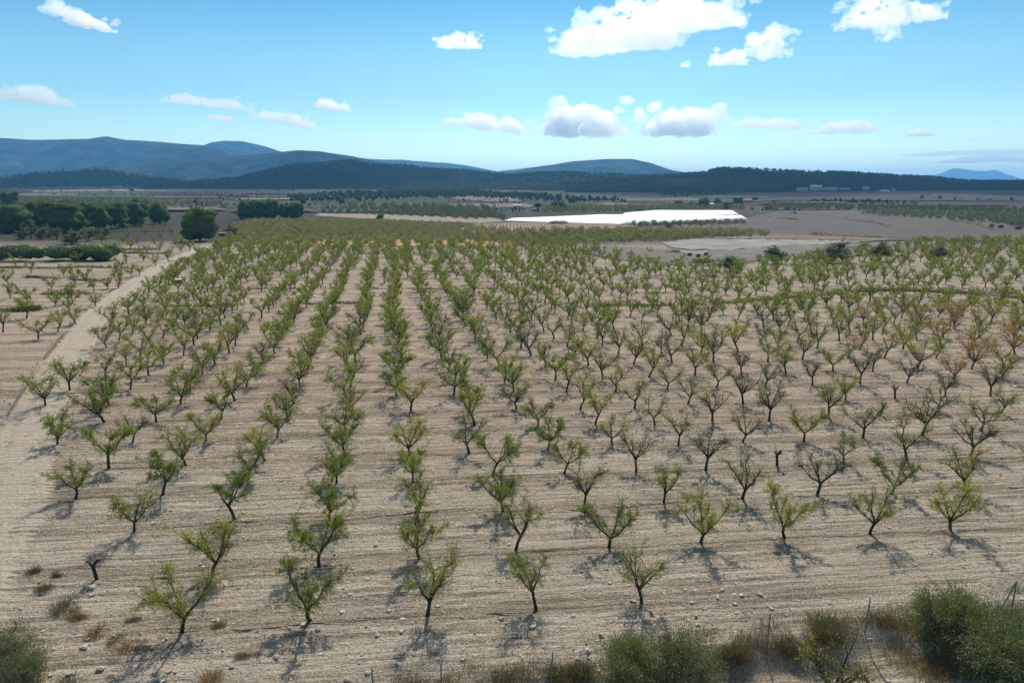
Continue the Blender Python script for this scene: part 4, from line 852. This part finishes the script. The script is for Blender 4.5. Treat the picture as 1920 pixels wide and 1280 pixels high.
house(290, 341, 9, 5, 9, 'plaster', 'white farmhouse at the foot of the left mountains')
house(218, 353, 16, 4, 10, 'greyroof', 'pale long shed on the dark fields at left', gable=False)
house(478, 330, 14, 3, 9, 'plaster', 'pale shed on the terraces below the left mountains', gable=False)

# distant single trees
CY = []
def cyp(seed):
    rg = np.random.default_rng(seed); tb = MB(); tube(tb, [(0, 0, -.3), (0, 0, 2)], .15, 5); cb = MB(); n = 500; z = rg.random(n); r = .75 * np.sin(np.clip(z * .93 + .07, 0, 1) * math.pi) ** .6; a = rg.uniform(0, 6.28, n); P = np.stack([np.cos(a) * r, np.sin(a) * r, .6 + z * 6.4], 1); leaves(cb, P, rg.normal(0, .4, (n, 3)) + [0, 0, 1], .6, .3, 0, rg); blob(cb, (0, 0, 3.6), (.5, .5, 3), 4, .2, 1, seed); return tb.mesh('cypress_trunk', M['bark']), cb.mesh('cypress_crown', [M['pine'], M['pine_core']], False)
CP = [cyp(1), cyp(2)]
for k, (px, hp, lab) in enumerate([(962, 9, 'leftmost dark cypress by the farmhouse'), (968, 8, 'second cypress from the left by the farmhouse'), (974, 10, 'tallest cypress before the farmhouse'), (1007, 9, 'left one of the cypress pair right of the farmhouse'), (1010, 8, 'right one of the cypress pair right of the farmhouse')]): place('cypress', CP[k % 2], px, 398, hp / px_scale(px, 398) / 7, lab, 'tree', 'cypresses at the farmhouse', k)
DT = [(186, 346, 9, 1.5, 'dark round tree alone on the far left fields'), (247, 359, 6, 1.3, 'small dark tree beside the pale strip at left'), (207, 360, 4, 1.6, 'low bush left of the small dark tree on the pale strip'), (368, 382, 9, 1.1, 'dark tree standing alone above the single stone pine'), (423, 347, 8, 1.0, 'dark tree alone on the far terraces left of the vineyard'), (569, 382, 11, 1.0, 'dark pine in front of the plantation, left one of two'), (640, 380, 7, 1.3, 'dark pine in front of the plantation, right one of two'), (713, 412, 10, 1.4, 'round dark bush alone on the straw field'), (1047, 375, 12, 1.0, 'dark pine at the right end of the plantation'), (1072, 382, 12, 1.1, 'dark tree between the farmhouse and the hamlet'), (1008, 388, 9, 1.5, 'low dark bush beside the farmhouse fields'), (1040, 392, 14, 1.1, 'left one of two broad trees right of the farmhouse'), (1053, 391, 13, 1.1, 'right one of two broad trees right of the farmhouse'), (1319, 389, 17, 1.2, 'dark umbrella pine in the hamlet, the tallest tree there'), (1272, 384, 9, 1.6, 'leftmost tree of the hamlet'), (1297, 386, 8, 1.2, 'small tree left of the umbrella pine'), (1345, 381, 9, 1.4, 'broad tree behind the white hamlet house'), (1362, 392, 13, 1.2, 'round tree in front of the hamlet houses'), (1384, 381, 13, 1.4, 'broad green tree left of the red-tiled house'), (1415, 377, 8, 1.4, 'tree behind the red-tiled house'), (1254, 429, 9, 1.7, 'round dark bush at the end of the trees before the crop cover'), (1438, 393, 5, 1.7, 'dark bush by the field road'), (1475, 393, 6, 1.4, 'dark bush between the ploughed field and the orchard strip'), (1590, 394, 6, 1.2, 'dark bush at the top edge of the ploughed field'), (1490, 401, 5, 1., 'small tree on the left furrow line of the ploughed field'), (1859, 426, 6, 1.3, 'leftmost of three dark bushes at the right field edge'), (1876, 428, 7, 1.4, 'middle of three dark bushes at the right field edge'), (1909, 431, 7, 1.6, 'rightmost of three dark bushes at the right field edge'), (1728, 374, 8, .9, 'dark tree under the low farm shed on the ridge slope'), (1762, 374, 7, .9, 'dark tree beside the white road at right'), (1090, 417, 4, 1.4, 'bare bush on the soil heap beside the earth mound'), (1615, 464, 5, 1.8, 'bush patch behind the grey field, left of the dark ones'), (1735, 452, 9, 2., 'yellow-green bush at the corner of the right almond block'), (1790, 452, 6, 2.4, 'long dark bush behind the right almond block'), (1293, 480, 7, 1.3, 'dark bush at the left of the row below the stubble field'), (1309, 483, 7, 1.3, 'second dark bush of the row below the stubble field'), (1324, 480, 7, 1.3, 'third dark bush of the row below the stubble field'), (1452, 381, 6, 2, 'dark trees patch under the ridge'), (950, 378, 6, 1.1, 'small dark tree on the pink terraces'), (1885, 346, 6, 1.4, 'round tree on the skyline at far right')]
for k, (px, py, hp, asp, lab) in enumerate(DT): place('distant_tree', OP[k % 3] if k in (32, 30) else PP[k % 4], px, py, hp / px_scale(px, py) / (3.4 if k in (32, 30) else 9.6), lab, 'tree' if 'bush' not in lab else 'bush', 'single trees of the plain', k * .9, asp=asp)

# earth mound, well hut, trailer
mb = MB(); p = at(1047, 420); k = px_scale(1047, 420); blob(mb, (0, 0, 0), (20 / k, 6, 6.5 / k), 8, .3, 0, 4); tag(mobj('earth_mound', mb.mesh('earth_mound', FT['ridged'] if False else M['bankearth']), None, p), 'brown heap of earth in front of the white crop cover', 'earth heap')
M['concrete'] = simple('pale_concrete', (.55, .53, .49), (.68, .66, .62), 3)
p = at(333, 531); o = empty('well_box', p, .2); mb = MB(); box(mb, -.9, .9, -.6, .6, -.2, .75); mobj('base', mb.mesh('well_base', M['bankearth'], False), o); mb = MB(); box(mb, -1.15, 1.15, -.8, .8, .753, .9); mobj('slab', mb.mesh('well_slab', M['concrete'], False), o); tag(o, 'low well box with a white slab on top among the left almond trees', 'well')
p = at(417, 443); o = empty('trailer', p, .1); mb = MB(); box(mb, -1.4, 1.4, -.8, .8, .5, 1.3); mobj('body', mb.mesh('trailer_body', M['hose'], False), o); mb = MB(); box(mb, -1.5, 1.5, -.9, .9, 1.303, 1.5); mobj('cover', mb.mesh('trailer_cover', M['concrete'], False), o)
for s in (-.8, .8):
    mb = MB(); a = np.linspace(0, 2 * math.pi, 13); tube(mb, [(s, -.95, .38), (s, -.94, .38), (s, -.74, .38), (s, -.73, .38)], [.02, .38, .38, .02], 12); mobj('wheel', mb.mesh('trailer_wheel', M['hose'], False), o)
tag(o, 'small dark trailer with a pale cover beside the bush at the track end', 'trailer')

# ------------------------------------------------------------------ clouds
def cloud_mat(dens):
    t = NT('cloud_vapour'); v = t.n('ShaderNodeVolumePrincipled'); v.inputs['Color'].default_value = (1, 1, 1, 1); v.inputs['Density'].default_value = dens; v.inputs['Anisotropy'].default_value = .72
    t.l(v.outputs[0], t.out.inputs['Volume']); return t.mat
CM = [(60, cloud_mat(.07)), (110, cloud_mat(.032)), (180, cloud_mat(.012)), (1e9, cloud_mat(.0062))]; M['cloud'] = CM[0][1]
def cloud(px0, px1, py0, py1, seed, lab, zb=1250., flat=1., n=16, tilt=0., world=None, veil=False, fit=.97):
    """lumpy vapour body filling the pixel box; zb is its height above ground"""
    rg = np.random.default_rng(seed); cx, cy = (px0 + px1) / 2, (py0 + py1) / 2; d = ray(cx, py1); D = (zb - CAMZ) / d[2] * d[1]
    c = dist_pt(cx, cy, D); k = F / (D / math.cos(0)); w = (px1 - px0) / k * fit; H_ = (py1 - py0) / k; h = H_ * (1 - .42 * abs(tilt))
    wy = .25 * h
    if world: c, w, h, wy, cmi = world; H_ = h
    cm = [m for lim, m in CM if h < lim][0]
    me = bpy.data.meshes.new('tmp'); mb = MB(); v, f = cube_sphere(6)
    lobes = np.array([-.6, -.2, .2, .6]) + rg.normal(0, .12, 4); lob_h = rg.uniform(.45, 1., 4)
    for i in range(n * 5):
        t = rg.uniform(-1, 1); big = max(np.exp(-((t - a) / .34) ** 2) * b for a, b in zip(lobes, lob_h)); env = max(.22, (.3 + .75 * big) * math.sqrt(max(.02, 1 - t * t)))
        r = (min(h * .5, w * .16) if not world else w * .13) * env * rg.uniform(.45, 1.); q = np.array([r * 1.25, r * 1.35, r * .95 * flat]) if not veil else np.array([w * rg.uniform(.12, .3), h * 2, h * rg.uniform(.10, .22)]); zt = rg.uniform(0, 1) ** 1.3 * max(0., env * h - 1.7 * q[2])
        mb.add(v * q + [t * (w * .5 - q[0] * .5), (rg.normal() if not world else rg.uniform(-1, 1)) * wy, -h * .5 + q[2] * .75 + zt - t * tilt * H_ * .24], f)
    for i in range(0 if world or veil else int(n * .6)):                          # torn shreds at the rim
        t = rg.choice([-1, 1]) * rg.uniform(.45, 1.08); q = np.array([rg.uniform(1.2, 3.2), 1.4, .7]) * h * rg.uniform(.025, .06); mb.add(v * q + [t * w * .5, rg.normal(0, .2) * h, rg.uniform(-.45, .42) * h - t * tilt * H_ * .24], f)
    m0 = mb.mesh('cloud_lumps', M['cloud']); o0 = bpy.data.objects.new('tmp', m0); C.objects.link(o0); md = o0.modifiers.new('r', 'REMESH'); md.mode = 'VOXEL'; md.voxel_size = max(h / 48, w / 200)
    dg = bpy.context.evaluated_depsgraph_get(); m1 = bpy.data.meshes.new_from_object(o0.evaluated_get(dg)); C.objects.unlink(o0); bpy.data.objects.remove(o0)
    co = np.empty(len(m1.vertices) * 3, np.float32); m1.vertices.foreach_get('co', co); co = co.reshape(-1, 3).astype(float); no = np.empty(len(m1.vertices) * 3, np.float32); m1.vertices.foreach_get('normal', no); no = no.reshape(-1, 3)
    def bil(sc, o, sd):
        x, y, z = co[:, 0] / sc, co[:, 1] / sc, co[:, 2] / sc; return 1 - 2.2 * np.abs(fbm(x + y * .6, z - y * .5, o, sd)) - 1.4 * np.abs(fbm(y + z * .7 + 9, x - z * .4, o, sd + 5))
    low = np.clip((co[:, 2] / h + .5) * 2.2, .25, 1)                      # flatter underneath
    dsp = (.24 * bil(h * .36, 3, seed) + .17 * bil(h * .13, 3, seed + 11) + .07 * bil(h * .055, 2, seed + 23) - .24) * low
    co += no * (dsp * h * (0 if veil else 1))[:, None] * [1.25, 1, 1]
    m1.vertices.foreach_set('co', co.astype(np.float32).ravel()); m1.materials.clear(); m1.materials.append(cm); m1.update(); m1.name = 'cloud'
    o = mobj('cloud', m1, None, c); o.rotation_euler = (0, 0, -math.atan2(c[0], c[1])); return tag(o, lab, 'cloud', 'white fair-weather clouds')
CL = [(82, 160, -2, 40, 'slanting white cloud at the top left corner, upper part'), (130, 212, 22, 56, 'lower right part of the slanting cloud at the top left'), (818, 902, 60, 88, 'small lone cloud above the middle of the picture'), (1070, 1290, 12, 84, 'largest cloud at the top, main body'), (1190, 1405, -12, 48, 'upper right part of the largest top cloud'), (1030, 1165, 52, 98, 'ragged lower left tail of the largest top cloud'), (1392, 1490, 54, 104, 'compact cloud right of the largest top cloud'), (1330, 1402, 92, 120, 'small cloud below and left of the compact cloud'), (1575, 1700, -10, 46, 'ragged cloud at the top right, left piece'), (1680, 1770, 2, 36, 'ragged cloud at the top right, right piece'), (1640, 1690, 28, 74, 'wispy piece hanging below the top right cloud'),
 (-10, 132, 156, 196, 'long cloud at the left edge over the mountains'), (305, 468, 170, 204, 'long thin slanting cloud over the left mountains'), (388, 440, 212, 228, 'tiny cloud below the long slanting cloud'), (478, 596, 198, 240, 'slanting cloud right of the long thin one'), (590, 658, 184, 208, 'small cloud above and right of the slanting one'), (832, 995, 203, 250, 'wedge-shaped cloud descending to the right above the valley'), (998, 1192, 184, 252, 'big flat-based cloud over the mesa hill'), (1188, 1360, 192, 252, 'broad flat-based cloud right of the big one'), (1368, 1508, 213, 242, 'low thin cloud right of the broad one'), (1522, 1644, 222, 248, 'flat cloud over the right ridge'), (1700, 1752, 242, 255, 'tiny cloud above the far right mountain'), (1276, 1294, 114, 126, 'tiny puff below the small cloud near the top')]
TILT = {0: .8, 1: .7, 11: .6, 12: .7, 13: .6, 14: .9, 15: .5, 16: .9, 19: .6, 9: .0}
for k, (a, b, c, d, lab) in enumerate(CL): cloud(a, b, c, d, {17: 731, 18: 744, 3: 755, 2: 762}.get(k, 300 + k), lab, n=max(9, min(30, int((b - a) / (d - c) * 9))), tilt=TILT.get(k, 0.), fit={17: .80, 18: .80, 3: .9, 4: .9, 6: .85}.get(k, .97))
# three broad clouds above the frame: the photograph shows their shade on the far ridges
for k, (cx, cyy, w, wy, lab) in enumerate([(1150, 2900, 1750, 620, 'broad cloud high over the right ridge, above the frame'), (-480, 3560, 2000, 380, 'broad cloud high over the left hills, above the frame')]):
    cloud(0, 10, 100, 110, 900 + k, lab, n=26, world=(np.array([cx, cyy, 1330.]), w, 300., wy, 0))
CW = [(1720, 1960, 276, 290, 'long pale veil cloud low at the right edge', 5), (1780, 1960, 288, 304, 'lower pale veil cloud at the right edge', 6), (1790, 1860, 261, 265, 'thin pale streak of cloud above the veil clouds', 7)]
t = NT('veil_vapour'); v = t.n('ShaderNodeVolumePrincipled'); v.inputs['Density'].default_value = .0009; v.inputs['Anisotropy'].default_value = .45; v.inputs['Color'].default_value = (1, 1, 1, 1); t.l(v.outputs[0], t.out.inputs['Volume']); M['veil'] = t.mat
for a, b, c, d, lab, sd in CW:
    o = cloud(a, b, c, d, sd, lab, 1600, .8, 5, veil=True); o.data.materials.clear(); o.data.materials.append(M['veil'])

# ------------------------------------------------------------------ haze, sky, sun, camera
mb = MB(); box(mb, -17500, 17500, -1600, 19500, -3.2, 530); t = NT('haze_air'); v = t.n('ShaderNodeVolumePrincipled'); v.inputs['Color'].default_value = (.20, .555, 1., 1); v.inputs['Density'].default_value = 9e-5; v.inputs['Anisotropy'].default_value = .35; t.l(v.outputs[0], t.out.inputs['Volume'])
tag(mobj('haze', mb.mesh('haze', t.mat, False)), kind='stuff')
SAZ, SEL = math.atan((1130 - 960) / F * 1.0), math.radians(44)
W = bpy.data.worlds.new('World'); S.world = W; W.use_nodes = True; nt = W.node_tree; nt.nodes.clear()
sk = nt.nodes.new('ShaderNodeTexSky'); sk.sky_type = 'NISHITA'; sk.sun_disc = False; sk.sun_elevation = SEL; sk.sun_rotation = SAZ; sk.altitude = 600; sk.air_density = 1.0; sk.dust_density = .7; sk.ozone_density = 1.0
bg = nt.nodes.new('ShaderNodeBackground'); bg.inputs[1].default_value = .13; ow = nt.nodes.new('ShaderNodeOutputWorld'); mx = nt.nodes.new('ShaderNodeMix'); mx.data_type = 'RGBA'; mx.blend_type = 'MULTIPLY'; mx.inputs[0].default_value = 1; tc = nt.nodes.new('ShaderNodeTexCoord'); sz = nt.nodes.new('ShaderNodeSeparateXYZ'); nt.links.new(tc.outputs['Generated'], sz.inputs[0]); tn = nt.nodes.new('ShaderNodeValToRGB'); cr = tn.color_ramp; cr.interpolation = 'EASE'
for k, (ps, cl) in enumerate([(0., (1.05, 1.12, .93, 1)), (.13, (.46, .72, .74, 1)), (.27, (.18, .48, .61, 1)), (.42, (.55, .75, .75, 1)), (.62, (1.25, 1.12, .88, 1))]):
    e = cr.elements[k] if k < 2 else cr.elements.new(ps); e.position = ps; e.color = cl
nt.links.new(sz.outputs[2], tn.inputs[0]); nt.links.new(tn.outputs[0], mx.inputs[7]); nt.links.new(sk.outputs[0], mx.inputs[6]); nt.links.new(mx.outputs[2], bg.inputs[0]); nt.links.new(bg.outputs[0], ow.inputs[0])
L = bpy.data.lights.new('sun', 'SUN'); L.energy = 3.9; L.angle = math.radians(.53); L.color = (1, .95, .87); o = link(bpy.data.objects.new('sun', L))
d = np.array([math.sin(SAZ) * math.cos(SEL), math.cos(SAZ) * math.cos(SEL), math.sin(SEL)]); from mathutils import Vector
o.rotation_euler = Vector(d).to_track_quat('Z', 'Y').to_euler()
cam = bpy.data.cameras.new('camera'); cam.sensor_width = 36; cam.lens = 36 * F / 1920; cam.clip_start = .5; cam.clip_end = 60000; o = link(bpy.data.objects.new('camera', cam)); o.location = (0, 0, CAMZ); o.rotation_euler = (math.pi / 2 - TH, 0, 0); S.camera = o
S.view_settings.view_transform = 'Standard'; S.view_settings.look = 'None'; S.view_settings.exposure = .3; S.view_settings.gamma = 1
S.render.engine = 'CYCLES'; cy = S.cycles; cy.max_bounces = 20; cy.diffuse_bounces = 3; cy.transmission_bounces = 4; cy.volume_bounces = 20; cy.use_denoising = True; cy.transparent_max_bounces = 8
